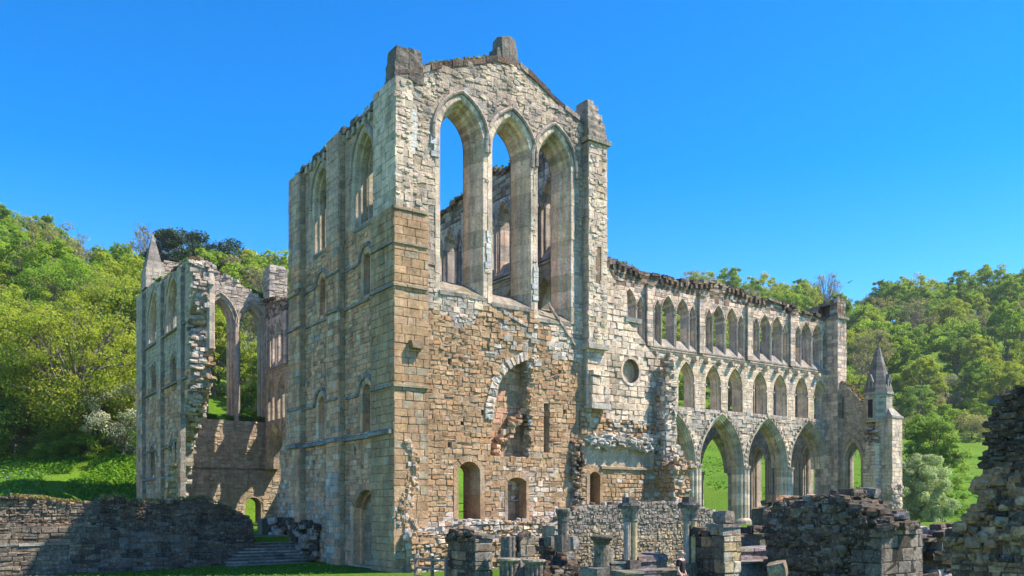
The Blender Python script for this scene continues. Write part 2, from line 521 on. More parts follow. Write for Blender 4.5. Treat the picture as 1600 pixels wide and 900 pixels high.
def facing(mb, F, outline, holes, rng, course=(.26, .36), width=(.32, .75), proud=(.0, .035), ch=.022, gap=.012, col=None, back=-.05, jit=.01, miss=0.0, lift=0.0, zmin=None, zmax=None, wob=0.0, m=0):
    loops = [outline] + list(holes)
    z = min(p[1] for p in outline) if zmin is None else zmin
    top = max(p[1] for p in outline) if zmax is None else zmax
    while z < top - .05:
        h = rng.uniform(*course)
        za, zb = z, min(z + h, top)
        z += h
        if zb - za < .07: continue
        A = scan(loops, za + .004)
        B = scan(loops, zb - .004)
        ok = len(A) == len(B) and all(abs((a[0] + a[1]) - (b[0] + b[1])) < .9 and abs(a[0] - b[0]) < 2 * h and abs(a[1] - b[1]) < 2 * h for a, b in zip(A, B))
        if not ok:
            M = scan(loops, (za + zb) / 2)
            A = B = M
        for (l0, r0), (l1, r1) in zip(A, B):
            L, R = max(l0, l1), min(r0, r1)
            if max(r0, r1) - min(l0, l1) < .06: continue
            cuts = []
            if R - L > .3:
                x = L
                while True:
                    x += rng.uniform(*width) * (.75 if h < .25 else 1)
                    if x > R - .16: break
                    cuts.append(x)
            xs0 = [l0] + cuts + [r0]
            xs1 = [l1] + cuts + [r1]
            for i in range(len(xs0) - 1):
                if miss and rng.random() < miss: continue
                a0, b0, a1, b1 = xs0[i] + gap / 2, xs0[i + 1] - gap / 2, xs1[i] + gap / 2, xs1[i + 1] - gap / 2
                if b0 - a0 < .02 and b1 - a1 < .02: continue
                if b0 < a0: a0 = b0 = (a0 + b0) / 2
                if b1 < a1: a1 = b1 = (a1 + b1) / 2
                g0, g1 = gap / 2, gap / 2
                if wob:
                    g0 += rng.uniform(-wob, wob) * .5
                    g1 += rng.uniform(-wob, wob) * .5
                mx = (a0 + b0) / 2
                c, ex = col(mx, (za + zb) / 2, rng)
                d = lift + rng.uniform(*proud) + ex
                if b0 - a0 > .5 and wob and rng.random() < .35:      # two thin stones instead of one
                    mz = za + (zb - za) * rng.uniform(.4, .6)
                    stone(mb, F, [(a0, za + g0), (b0, za + g0), (b1, mz - gap / 2), (a1, mz - gap / 2)], d, back, ch, c, rng, jit, m)
                    c, ex = col(mx, mz, rng)
                    stone(mb, F, [(a0, mz + gap / 2), (b0, mz + gap / 2), (b1, zb - g1), (a1, zb - g1)], lift + rng.uniform(*proud) + ex, back, ch, c, rng, jit, m)
                else:
                    stone(mb, F, [(a0, za + g0), (b0, za + g0), (b1, zb - g1), (a1, zb - g1)], d, back, ch, c, rng, jit, m)

def mould(mb, F, arch, prof, rng, pal, n=7, jamb=True, zj=None, gap=0.006, m=0, jit=0.012, cols=None):
    """sweep a profile (offset outwards, depth) along the arch; every voussoir its own stone"""
    paths = [arch.path(o, n, jamb, zj) for o, d in prof]
    k = len(paths[0])
    for i in range(k - 1):
        col = pick(rng, pal)
        dj = rng.uniform(-jit, jit)
        v = []
        for e in (i, i + 1):
            f = i if e == i + 1 else i + 1
            for (o, d), p in zip(prof, paths):
                a, b = p[e], p[f]
                L = math.hypot(b[0] - a[0], b[1] - a[1]) or 1
                g = min(gap, L * .2)
                v.append(F.p(a[0] + (b[0] - a[0]) / L * g, a[1] + (b[1] - a[1]) / L * g, d + dj))
        q = len(prof)
        fs = [(j, j + 1, j + 1 + q, j + q) for j in range(q - 1)]
        fs += [tuple(range(q)), tuple(range(2 * q - 1, q - 1, -1))] if q > 2 else []
        mb.add(v, fs, col, m)

def box(mb, lo, hi, col, m=0, ch=0.0, rng=None, jit=0.0):
    x0, y0, z0 = lo
    x1, y1, z1 = hi
    r = (lambda: rng.uniform(-jit, jit)) if rng and jit else (lambda: 0)
    v = [(x + r(), y + r(), z + r()) for z in (z0, z1) for x, y in ((x0, y0), (x1, y0), (x1, y1), (x0, y1))]
    mb.add(v, [(0, 3, 2, 1), (4, 5, 6, 7), (0, 1, 5, 4), (1, 2, 6, 5), (2, 3, 7, 6), (3, 0, 4, 7)], col, m)

def fbox(mb, F, s0, s1, z0, z1, d0, d1, col, m=0, rng=None, jit=0.0, slope=0.0):
    """box in wall space; slope lowers the outer top edge"""
    r = (lambda: rng.uniform(-jit, jit)) if rng and jit else (lambda: 0)
    v = []
    for d, zt in ((d0, z1), (d1, z1 - slope)):
        for s, z in ((s0, z0), (s1, z0), (s1, zt), (s0, zt)):
            v.append(F.p(s + r(), z + r(), d + r()))
    mb.add(v, [(0, 1, 2, 3), (7, 6, 5, 4), (0, 4, 5, 1), (1, 5, 6, 2), (2, 6, 7, 3), (3, 7, 4, 0)], col, m)

# rounded rock template
_R = []
_RF = []
def _rock_template():
    idx = {}
    g = [-1, 0, 1]
    def vid(p):
        if p not in idx:
            idx[p] = len(_R)
            _R.append(p)
        return idx[p]
    for ax in range(3):
        for sgn in (-1, 1):
            for i in range(2):
                for j in range(2):
                    q = []
                    for a, b in ((i, j), (i + 1, j), (i + 1, j + 1), (i, j + 1)):
                        p = [0, 0, 0]
                        p[ax] = sgn
                        p[(ax + 1) % 3] = g[a]
                        p[(ax + 2) % 3] = g[b]
                        q.append(vid(tuple(p)))
                    _RF.append(tuple(q) if sgn > 0 else tuple(reversed(q)))
_rock_template()
def rock(mb, c, size, col, rng, rot=None, rnd=0.3, jit=0.12, tilt=0.15, m=0):
    if rot is None: rot = rng.uniform(0, 6.28)
    M = Matrix.Rotation(rot, 3, 'Z') @ Matrix.Rotation(rng.uniform(-tilt, tilt), 3, 'X') @ Matrix.Rotation(rng.uniform(-tilt, tilt), 3, 'Y')
    v = []
    for p in _R:
        q = Vector(p)
        s = q.normalized() * 1.15
        q = q.lerp(s, rnd)
        q = Vector((q.x * size[0] / 2 * (1 + rng.uniform(-jit, jit)), q.y * size[1] / 2 * (1 + rng.uniform(-jit, jit)), q.z * size[2] / 2 * (1 + rng.uniform(-jit, jit))))
        q = M @ q
        v.append((c[0] + q.x, c[1] + q.y, c[2] + q.z))
    mb.add(v, _RF, col, m)

def top_rocks(mb, F, line, depth, rng, pal, size=(.25, .6), h=(.12, .32), step=.28, d_off=0.0, up=0.0):
    """loose core stones along a broken wall top; line = [(s,z)...], the wall runs from d_off back by depth"""
    for (a, b) in zip(line[:-1], line[1:]):
        L = math.hypot(b[0] - a[0], b[1] - a[1])
        k = max(1, int(L / step))
        for i in range(k):
            t = (i + rng.random()) / k
            s, z = a[0] + (b[0] - a[0]) * t, a[1] + (b[1] - a[1]) * t
            for _ in range(max(1, int(depth / .5))):
                d = d_off - rng.uniform(.1, depth - .08)
                w = rng.uniform(*size)
                hh = rng.uniform(*h)
                rock(mb, F.p(s, z + hh * .2 + up, d), (w, w * rng.uniform(.6, 1), hh), pick(rng, pal), rng, rnd=rng.uniform(.15, .4))

def rag(pts, rng, amp=.12, step=.45):
    """break a clean edge into stepped masonry"""
    out = [pts[0]]
    for a, b in zip(pts[:-1], pts[1:]):
        L = math.hypot(b[0] - a[0], b[1] - a[1])
        k = max(1, int(L / step))
        for i in range(1, k + 1):
            t = i / k
            j = 0 if i == k else 1
            out.append((a[0] + (b[0] - a[0]) * t + j * rng.uniform(-amp, amp), a[1] + (b[1] - a[1]) * t + j * rng.uniform(-amp, amp)))
    return out

def prism(mb, pts, z0, z1, col, m=0, top=1.0, ctr=None, cap=True):
    n = len(pts)
    if ctr is None: ctr = (sum(p[0] for p in pts) / n, sum(p[1] for p in pts) / n)
    v = [(p[0], p[1], z0) for p in pts] + [(ctr[0] + (p[0] - ctr[0]) * top, ctr[1] + (p[1] - ctr[1]) * top, z1) for p in pts]
    f = [(i, (i + 1) % n, (i + 1) % n + n, i + n) for i in range(n)]
    if cap: f += [tuple(range(n, 2 * n)), tuple(range(n - 1, -1, -1))]
    mb.add(v, f, col, m)

def ngon(cx, cy, r, n, rot=0.0): return [(cx + r * math.cos(rot + 2 * math.pi * i / n), cy + r * math.sin(rot + 2 * math.pi * i / n)) for i in range(n)]
def lobed(cx, cy, r, lobes, depth=.16, seg=6):
    pts = []
    for i in range(lobes * seg):
        a = 2 * math.pi * i / (lobes * seg)
        ph = (i % seg) / seg
        k = abs(math.sin(math.pi * ph))
        pts.append((cx + r * (1 - depth + depth * k) * math.cos(a), cy + r * (1 - depth + depth * k) * math.sin(a)))
    return pts
def lathe(mb, cx, cy, prof, n, col, m=0):
    v, f = [], []
    for r, z in prof:
        for i in range(n):
            a = 2 * math.pi * i / n
            v.append((cx + r * math.cos(a), cy + r * math.sin(a), z))
    k = len(prof)
    for j in range(k - 1):
        for i in range(n):
            f.append((j * n + i, j * n + (i + 1) % n, (j + 1) * n + (i + 1) % n, (j + 1) * n + i))
    f.append(tuple(range((k - 1) * n, k * n)))
    mb.add(v, f, col, m)
def tube(mb, pts, radii, n, col, m=0):
    v, f = [], []
    for i, p in enumerate(pts):
        p = Vector(p)
        d = (Vector(pts[min(i + 1, len(pts) - 1)]) - Vector(pts[max(i - 1, 0)])).normalized()
        a = d.orthogonal().normalized()
        b = d.cross(a)
        for k in range(n):
            t = 2 * math.pi * k / n
            q = p + (a * math.cos(t) + b * math.sin(t)) * radii[i]
            v.append(tuple(q))
    for j in range(len(pts) - 1):
        for i in range(n):
            f.append((j * n + i, j * n + (i + 1) % n, (j + 1) * n + (i + 1) % n, (j + 1) * n + i))
    f.append(tuple(range(n - 1, -1, -1)))
    f.append(tuple(range((len(pts) - 1) * n, len(pts) * n)))
    mb.add(v, f, col, m)

# drum courses of a shaft, in separate stones
def shaft(mb, cx, cy, r, z0, z1, rng, pal, lobes=8, h=.5, depth=.18):
    z = z0
    while z < z1 - .02:
        e = min(z + h * rng.uniform(.8, 1.2), z1)
        prism(mb, lobed(cx, cy, r, lobes, depth), z + .006, e, pick(rng, pal, .06))
        z = e

# ================================================================== LAND
def sstep(a, b, x):
    t = max(0.0, min(1.0, (x - a) / (b - a)))
    return t * t * (3 - 2 * t)
R_T = [55, 96, 120, 160, 210, 260, 320, 380, 450, 600, 800]
R_Z = [-.8, 1.2, 3.6, 9.0, 17.0, 33.0, 58.0, 84.0, 97.0, 106, 108]
L_T = [55, 72, 85, 100, 130, 170, 210, 260, 330, 450, 800]
L_Z = [-.8, 1.3, 4.6, 9.5, 25.0, 45.0, 63.0, 76.0, 86.0, 92, 100]
def land(a, t):
    w = sstep(-.44, .05, a)
    z = float(np.interp(t, L_T, L_Z)) * (1 - w) + float(np.interp(t, R_T, R_Z)) * w
    if a < -.1:
        g = float(np.interp(a, [-.62, -.54, -.46, -.37, -.26, -.1], [1.02, .93, .80, .74, .72, 1.0]))
        z *= 1 + (g - 1) * sstep(105, 165, t)
    else:
        g = float(np.interp(a, [.05, .2, .3, .385, .45, .6], [.95, 1.0, 1.04, .93, 1.0, 1.05]))
        z *= 1 + (g - 1) * sstep(230, 330, t)
    if t > 90:
        z += (noise.noise(Vector((a * t * .012, t * .012, 5.0))) * 4.0 + noise.noise(Vector((a * t * .05, t * .05, 1.0))) * .9) * sstep(90, 200, t)
    return z
_land0 = land
def land(a, t):
    z = _land0(a, t)
    x, y = t * (SH + a * CH), t * (CH - a * SH)
    k = sstep(7.0, 17.0, x) * (1 - sstep(91.5, 104.0, y)) * (1 - sstep(84, 104, x))
    return z * (1 - k) + min(z, .6) * k
def land_pt(a, t):
    return Vector((t * (SH + a * CH), t * (CH - a * SH), land(a, t)))
def land_xy(x, y):
    t = x * SH + y * CH
    a = (x * CH - y * SH) / max(t, 1e-3)
    return land(a, t)

mb = MB()
mb.add([(x, y, z) for y in (-1500, 1500) for x, z in ((-1500, -.3), (9, -.28), (17.4, 0), (1500, 0))], [(0, 1, 5, 4), (1, 2, 6, 5), (2, 3, 7, 6)], (1, 1, 1))
finish(build("ground", mb, [M_LAWN]), kind="structure")
mb = MB()
ts = [55, 60, 65, 70, 74, 78, 82, 86, 90, 95, 100, 106, 112, 118, 125] + list(range(132, 300, 7)) + list(range(300, 480, 10)) + [500, 540, 600, 700, 800]
As = [(-1.3 + 2.7 * i / 150) for i in range(151)]
for t in ts:
    for a in As:
        mb.v.append(tuple(land_pt(a, t)))
        mb.c.append((1, 1, 1))
k = len(As)
for i in range(len(ts) - 1):
    for j in range(k - 1):
        mb.f.append((i * k + j, i * k + j + 1, (i + 1) * k + j + 1, (i + 1) * k + j))
        mb.m.append(0)
finish(build("hillside", mb, [M_HILL], smooth=True), kind="structure")
TERR = 1.3
mb = MB()
for lo, hi in (((-40, 46.6, -.3), (17.0, 96, TERR)), ((17.0, 48.5, -.3), (30.4, 96, TERR)), ((19.3, 36.4, -.3), (30.4, 48.5, TERR)), ((30.4, 36.2, -.3), (100, 96, TERR))):
    box(mb, lo, hi, (1, 1, 1))
finish(build("raised_lawn", mb, [M_LAWN]), kind="structure")

# ================================================================== SOUTH TRANSEPT
Y0, X0 = 35.0, 17.8
rng = random.Random(11)
T = thing("church_transept", "tall roofless church transept with three big lancets under its gable, nearest the camera", "church ruin", (X0, Y0, 0), "parts of the ruined church")
F0 = FS(Y0)
W0 = FW(X0)

gable = Sl([(640, 128), (657, 112), (690, 104), (740, 99), (776, 95), (812, 103), (838, 127), (860, 149), (882, 169), (905, 187), (918, 196)], Y0)
gable[0] = (X0, 22.4)
out_s = [(X0, -.2), (28.1, -.2), (28.1, 6.4), (28.9, 6.4), (28.9, 22.3)] + list(reversed(rag(gable[:-1], rng, .05, .6)))
def mid_arch(u0, u1, v0, vs_, vtop, Y, o=0.0):
    x0, x1 = S(u0, 500, Y)[0], S(u1, 500, Y)[0]
    um = (u0 + u1) / 2
    z0, zs, zt = S(um, v0, Y)[1], S(um, vs_, Y)[1], S(um, vtop, Y)[1]
    return Arch((x0 + x1) / 2, z0, (x1 - x0) / 2, zs, zt - zs)
lanc = [Arch((S(688, 0, Y0)[0] + S(753, 0, Y0)[0]) / 2, 12.9, 1.14, 20.25, 1.75),
        Arch((S(770, 0, Y0)[0] + S(827, 0, Y0)[0]) / 2, 12.7, 1.10, 20.2, 1.75),
        Arch((S(842, 0, Y0)[0] + S(889, 0, Y0)[0]) / 2, 12.3, 1.02, 20.1, 1.75)]
door1 = mid_arch(716, 750, 811, 735, 721, Y0)
door2 = mid_arch(793, 822, 814, 752, 746, Y0)
niche = Sl([(766, 716), (769, 660), (772, 630), (779, 600), (792, 579), (808, 567), (822, 562), (825, 590), (821, 625), (828, 660), (824, 690), (827, 716)], Y0)
slit = Sl([(850, 708), (858, 708), (858, 630), (850, 630)], Y0)
putlog = [Sl([(u, v + 9), (u + 5, v + 9), (u + 5, v), (u, v)], Y0) for u, v in ((636, 524), (642, 613), (700, 560), (720, 655), (752, 640), (872, 575), (880, 640), (700, 690), (664, 660))]
L0h = [a.poly(.0) for a in lanc] + [door1.poly(), door2.poly(), niche, slit] + putlog
L1h = [a.poly(-.24) for a in lanc] + [door1.poly(-.12)]
mb = MB()
slab(mb, F0, out_s, L0h, -.016, -.62, (.50, .41, .31))
slab(mb, F0, [(X0 + .02, -.2), (28.05, -.2), (28.05, 6.4), (28.9, 6.4), (28.9, 22.2)] + list(reversed(gable[:-1]))[:-1] + [(X0 + .02, 22.3)], L1h, -.62, -1.35, (.36, .29, .21))
def col_s(s, z, r):
    b = 12.6 + 1.2 * nz(s, z, .45) + (.5 if 22 < s < 25 else 0) - (1.6 if s > 26.3 else 0)
    if z < 2.4 + nz(s, z, .9): return pick(r, RUBBLE[2:] + PALE[:1] + BROWN[:4]), r.uniform(0, .06)
    # patch of loose core above the broken vault
    if 22.6 < s < 25.6 and 9.0 < z < 12.6 + nz(s, z, 1.): return pick(r, RUBBLE[2:5] + BROWN[:4]), r.uniform(-.02, .09)
    if 25.2 < s < 27.6 and z < 5.0 and r.random() < .4: return pick(r, PALE[:3] + [(.5, .40, .3)]), r.uniform(0, .02)
    if 23.2 < s < 25.3 and z < 5.0 and r.random() < .35: return pick(r, [(.52, .36, .26), (.54, .45, .36)]), 0
    if z > b + .5:
        p = PALE if r.random() < .8 else PALE + RUBBLE
        if nz(s, z, .5, 4.) > .24: p = GREY + GCREAM + PINKY
        return pick(r, p, .06), r.uniform(-.01, .025)
    if z > b - .5: return pick(r, GREY + RUBBLE + PALE[:2]), r.uniform(-.02, .04)
    return pick(r, BROWN, .08), r.uniform(-.012, .022)
holes_f = [a.poly(.26) for a in lanc] + [door1.poly(.28), door2.poly(.22), niche, slit] + putlog
facing(mb, F0, [(19.2, 0), (28.1, 0), (28.1, 6.4), (28.6, 6.4), (28.6, 13.4), (19.2, 13.4)], holes_f, rng, (.18, .29), (.26, .62), (0, .02), .02, .016, col_s, jit=.018, wob=.05)
up_ = [(X0 + .3, 13.4), (28.7, 13.4), (28.7, 22.3)] + list(reversed(gable[:-1]))[:-1] + [(X0 + .3, 22.4)]
facing(mb, F0, up_, holes_f, rng, (.24, .36), (.3, .8), (0, .012), .012, .008, col_s, jit=.012, wob=.03, m=2)
lumps(mb, F0, up_, [a.poly(.5) for a in lanc], 330, rng, col_s, (.12, .42))
lumps(mb, F0, [(19.4, 9.5), (28, 9.5), (28, 13.4), (19.4, 13.4)], holes_f, 110, rng, col_s, (.15, .4))
SW_ = build("south_wall", mb, MSR, T)

def lancet(F, arch, parent, pal, name="lancet_window", hood=True, deep=1.25, sill=.85, n=9, shafts=True, hood_pal=None, seed=1, order=.24):
    r = random.Random(seed)
    mb = MB()
    mould(mb, F, arch, [(.30, -.1), (.28, .035), (.06, .03), (0, -.03), (-.02, -.2), (-.1, -.26), (-.1, -.5), (-order + .02, -.56), (-order - .02, -.62), (-order - .03, -deep)], r, pal, n, True, arch.z0)
    w = build(name, mb, [M_CARVED], parent)
    if hood:
        mb = MB()
        mould(mb, F, arch, [(.30, 0), (.30, .13), (.38, .17), (.46, .12), (.48, 0)], r, hood_pal or GREY, n, True, arch.zs - .35)
        build("hood_mould", mb, [M_CARVED], w)
    if sill:
        mb = MB()
        k = 3
        for i in range(k):
            s0 = arch.c - arch.hw - .05 + (2 * arch.hw + .1) * i / k
            s1 = s0 + (2 * arch.hw + .1) / k - .012
            for d0, d1, zt in ((-deep, -.55, arch.z0 + sill), (-.55, .06, arch.z0 + sill * .62)):
                fbox(mb, F, s0, s1, arch.z0 - .12, zt, d0, d1, pick(r, [(.30, .26, .2), (.26, .23, .18), (.34, .3, .25)]), 0, r, .02, sill * (.38 if d0 < -.6 else .55))
        build("sill", mb, [M_STONE], w)
    if shafts:
        for sg in (-1, 1):
            mb = MB()
            c = F.p(arch.c + sg * (arch.hw - .06), 0, -.58)
            shaft(mb, c[0], c[1], .085, arch.z0 + sill * .8, arch.zs - .2, r, pal, 1, .9, 0.02)
            lathe(mb, c[0], c[1], [(.09, arch.zs - .22), (.13, arch.zs - .16), (.1, arch.zs - .1), (.17, arch.zs + .02), (.19, arch.zs + .06), (.18, arch.zs + .12)], 8, pick(r, pal))
            build("window_shaft", mb, [M_CARVED], w)
    return w
for i, a in enumerate(lanc):
    lancet(F0, a, T, PALE[:4] + GCREAM[:3], seed=20 + i)
# ashlar jambs left on the rough wall beside the lancets and on the corner
for u0, u1, vv0, vv1 in ((641, 652, 176, 242), (671, 685, 215, 245), (757, 766, 368, 420), (830, 840, 420, 470)):
    mb = MB()
    z = S((u0 + u1) / 2, vv1, Y0)[1]
    zt = S((u0 + u1) / 2, vv0, Y0)[1]
    x0, x1 = S(u0, 0, Y0)[0], S(u1, 0, Y0)[0]
    while z < zt:
        h = rng.uniform(.26, .34)
        e = rng.uniform(.55, 1)
        q = (x0, x0 + (x1 - x0) * e) if u0 < 650 else (x1 - (x1 - x0) * e, x1)
        stone(mb, F0, [(q[0], z), (q[1], z), (q[1], z + h - .01), (q[0], z + h - .01)], .08, -.05, .01, pick(rng, [(.55, .54, .51), (.62, .6, .56)]), rng, .004)
        z += h
    build("dressed_stones", mb, [M_STONE], T)

# coping and grass of the gable
mb = MB()
for (a, b) in zip(gable[:-2], gable[1:-1]):
    L = math.hypot(b[0] - a[0], b[1] - a[1])
    k = max(1, int(L / .55))
    for i in range(k):
        p = (a[0] + (b[0] - a[0]) * i / k, a[1] + (b[1] - a[1]) * i / k)
        q = (a[0] + (b[0] - a[0]) * (i + .97) / k, a[1] + (b[1] - a[1]) * (i + .97) / k)
        th = rng.uniform(.12, .24)
        v = []
        for d in (rng.uniform(.02, .1), -1.38):
            for s, z in ((p[0], p[1] - .08), (q[0], q[1] - .08), (q[0], q[1] + th), (p[0], p[1] + th + rng.uniform(-.05, .05))):
                v.append(F0.p(s, z, d))
        mb.add(v, [(0, 1, 2, 3), (7, 6, 5, 4), (0, 4, 5, 1), (1, 5, 6, 2), (2, 6, 7, 3), (3, 7, 4, 0)], pick(rng, DARK + GREY))
top_rocks(mb, F0, gable[:-2], 1.2, rng, DARK + GREY, (.25, .5), (.1, .2), .6, -.05)
build("gable_coping", mb, [M_DARK], T)

def finial(name, x0, x1, y0, y1, z0, z1, pal, parent, seed, top=.8):
    r = random.Random(seed)
    mb = MB()
    z = z0
    cx, cy = (x0 + x1) / 2, (y0 + y1) / 2
    while z < z1 - .05:
        h = min(r.uniform(.3, .5), z1 - z)
        f = 1 - (1 - top) * ((z - z0) / (z1 - z0)) ** 1.6
        hx, hy = (x1 - x0) / 2 * f, (y1 - y0) / 2 * f
        n = 2
        for i in range(n):
            a = cx - hx + 2 * hx * i / n
            rock(mb, (a + hx / n, cy + r.uniform(-.05, .05), z + h / 2), (2 * hx / n * 1.04, 2 * hy * r.uniform(.94, 1.04), h * 1.1 * (1 if z + h < z1 - .2 or i == 1 else .6)), pick(r, pal), r, 0, .08, .06, .03)
        z += h
    return build(name, mb, [M_DARK], parent)
finial("corner_pinnacle", 17.62, 19.05, 34.92, 35.9, 22.15, 23.65, [(.13, .115, .095), (.17, .15, .125), (.2, .175, .145)], T, 3, .82)
xa = S(778, 0, Y0)[0]; xb = S(811, 0, Y0)[0]
_q = random.Random(4)
mb = MB()
rock(mb, ((xa + xb) / 2 + .1, 35.45, 25.0), (1.0, .85, 1.9), (.20, .18, .155), _q, .06, .42, .1, .04)
rock(mb, (xa + .22, 35.45, 24.7), (.5, .7, 1.15), (.17, .155, .13), _q, .1, .3, .12, .05)
rock(mb, (xb - .12, 35.5, 24.55), (.4, .8, .9), (.24, .2, .16), _q, .1, .35, .12, .05)
build("gable_finial", mb, [M_DARK], T)

# corner buttress with dressed ashlar
def clad_block(mb, x0, x1, y0, y1, z0, z1, colf, r, faces="SW", course=(.3, .42), width=(.35, .75), proud=(0, .02), ch=.016, core=(.36, .3, .22), jit=.008, wob=0.0, gap=.012, miss=0):
    box(mb, (x0 + .04, y0 + .04, z0), (x1 - .04, y1 - .04, z1), core, 1)
    if 'S' in faces: facing(mb, FS(y0), [(x0, z0), (x1, z0), (x1, z1), (x0, z1)], [], r, course, width, proud, ch, gap, colf, jit=jit, wob=wob, miss=miss)
    if 'W' in faces: facing(mb, FW(x0), [(y0, z0), (y1, z0), (y1, z1), (y0, z1)], [], r, course, width, proud, ch, gap, colf, jit=jit, wob=wob, miss=miss)
    if 'E' in faces: facing(mb, FE(x1), [(y0, z0), (y1, z0), (y1, z1), (y0, z1)], [], r, course, width, proud, ch, gap, colf, jit=jit, wob=wob, miss=miss)
    if 'N' in faces: facing(mb, FN(y1), [(x0, z0), (x1, z0), (x1, z1), (x0, z1)], [], r, course, width, proud, ch, gap, colf, jit=jit, wob=wob, miss=miss)
mb = MB()
cb = lambda s, z, r: (pick(r, BROWN[:3] + BROWN[5:8] + [(.42, .34, .23)], .1), 0)
clad_block(mb, 17.5, 19.25, 34.82, 37.2, -.2, 16.4, cb, rng)
cu = lambda s, z, r: (pick(r, PALE + GCREAM[:2], .07), r.uniform(0, .015))
clad_block(mb, 17.62, 18.5, 34.93, 37.2, 16.4, 22.2, cu, rng, course=(.28, .42), proud=(0, .02), jit=.014, gap=.008)
lumps(mb, FS(34.93), [(17.65, 16.5), (18.5, 16.5), (18.5, 22.1), (17.65, 22.1)], [], 60, rng, cu, (.15, .4), 0, .03)
build("corner_buttress", mb, MS, T)

# ---- west wall
out_w = [(34.98, -.2), (50.6, -.2), (50.9, 3.6), (50.2, 4.6), (50.5, 6.2), (49.4, 7.2), (49.3, 9.6), (48.8, 10.4), (48.8, 14.5), (48.2, 15.5), (48.0, 18.0), (48.1, 21.5)]
out_w = out_w[:1] + rag(out_w[1:], random.Random(5), .06, .5) + [(35, 22.0)]
wbig = [Arch(38.6, 16.5, 1.0, 19.45, 1.55), Arch(43.85, 16.5, 1.05, 19.45, 1.55)]
wmid = [Arch(Wp(573.5, 0, X0)[0], 13.05, .36, 14.75, .36), Arch(Wp(504, 0, X0)[0], 13.05, .36, 14.75, .36)]
wlow = [Arch(Wp(573, 0, X0)[0], 6.55, .42, 8.4, .42), Arch(Wp(502.5, 0, X0)[0], 6.55, .42, 8.4, .42)]
wdoor = Arch(38.35, .1, 1.45, 2.35, 1.4)
wput = [[(y, z), (y + .3, z), (y + .3, z + .4), (y, z + .4)] for y, z in ((36.3, 5.4), (39.5, 5.5), (47.2, 5.0), (44.9, 5.2), (37.0, 4.5), (46.8, 9.2))]
h0 = [a.poly() for a in wbig + wmid + wlow + [wdoor]] + wput
h1 = [a.poly(-.22) for a in wbig] + [a.poly(-.06) for a in wmid + wlow]
mb = MB()
slab(mb, W0, out_w, h0, -.016, -.5, (.50, .39, .28))
slab(mb, W0, out_w, h1, -.5, -1.45, (.36, .28, .2))
def col_w(s, z, r):
    b = 16.3 + .7 * nz(s, z, .5)
    if z > b:
        return pick(r, WUP + ([(.6, .47, .35)] if nz(s, z, .4) > -.1 else GREY[:2]), .08), r.uniform(0, .01)
    if z < 4 + 2 * nz(s, z, .3, 2.) and s > 41: return pick(r, GREY + WBROWN + RUBBLE[:2]), r.uniform(-.01, .05)
    return pick(r, WBROWN if nz(s, z, .5, 1.) < .25 else WBROWN + GREY, .13), r.uniform(-.01, .02)
hf = [a.poly(.2) for a in wbig] + [a.poly(.28) for a in wmid + wlow] + [wdoor.poly(.3)] + wput
facing(mb, W0, [p for p in out_w], hf, rng, (.2, .3), (.26, .62), (0, .022), .02, .018, col_w, zmin=0, zmax=16.3, jit=.014, wob=.04)
facing(mb, W0, [p for p in out_w], hf, rng, (.32, .44), (.4, .9), (0, .012), .012, .01, col_w, zmin=16.3, jit=.006)
top_rocks(mb, W0, [(36.8, 21.9), (47.9, 21.55)], 1.3, rng, DARK + GREY, (.25, .5), (.1, .24), .5)
build("west_wall", mb, MS, T)

for i, a in enumerate(wbig): lancet(W0, a, T, GCREAM, seed=40 + i, sill=.6, deep=1.35, hood_pal=GREY)
for i, a in enumerate(wmid + wlow):
    r = random.Random(50 + i)
    mb = MB()
    mould(mb, W0, a, [(.3, -.05), (.3, .02), (.03, .015), (0, -.04), (-.02, -.5), (-.07, -.52), (-.08, -1.4)], r, WBROWN + GCREAM[:2], 6)
    w = build("round_window", mb, [M_STONE], T)
    mb = MB()
    mould(mb, W0, a, [(.32, 0), (.32, .1), (.42, .14), (.5, .07), (.52, 0)], r, [(.26, .26, .26), (.3, .29, .28)], 7, True, a.zs + .02)
    build("hood_mould", mb, [M_CARVED], w)
mb = MB()
r = random.Random(60)
mould(mb, W0, wdoor, [(.34, -.05), (.34, .03), (.02, .02), (0, -.06), (-.02, -.3), (-.16, -.34), (-.18, -.52)], r, WBROWN + [(.36, .26, .17)], 8)
build("doorway_arch", mb, [M_STONE], T)
# pilasters
for y0, y1, zt in ((40.8, 42.3, 22.0), (46.2, 47.8, 21.7)):
    mb = MB()
    fbox(mb, W0, y0 + .02, y1 - .02, -.2, zt - .3, -.05, .38, (.46, .36, .25), 1)
    facing(mb, W0, [(y0, 0), (y1, 0), (y1, zt - .3), (y0, zt - .3)], [], rng, (.28, .4), (.4, .8), (0, .015), .014, .012, col_w, lift=.4, back=.3, jit=.008)
    build("pilaster_buttress", mb, MS, T)
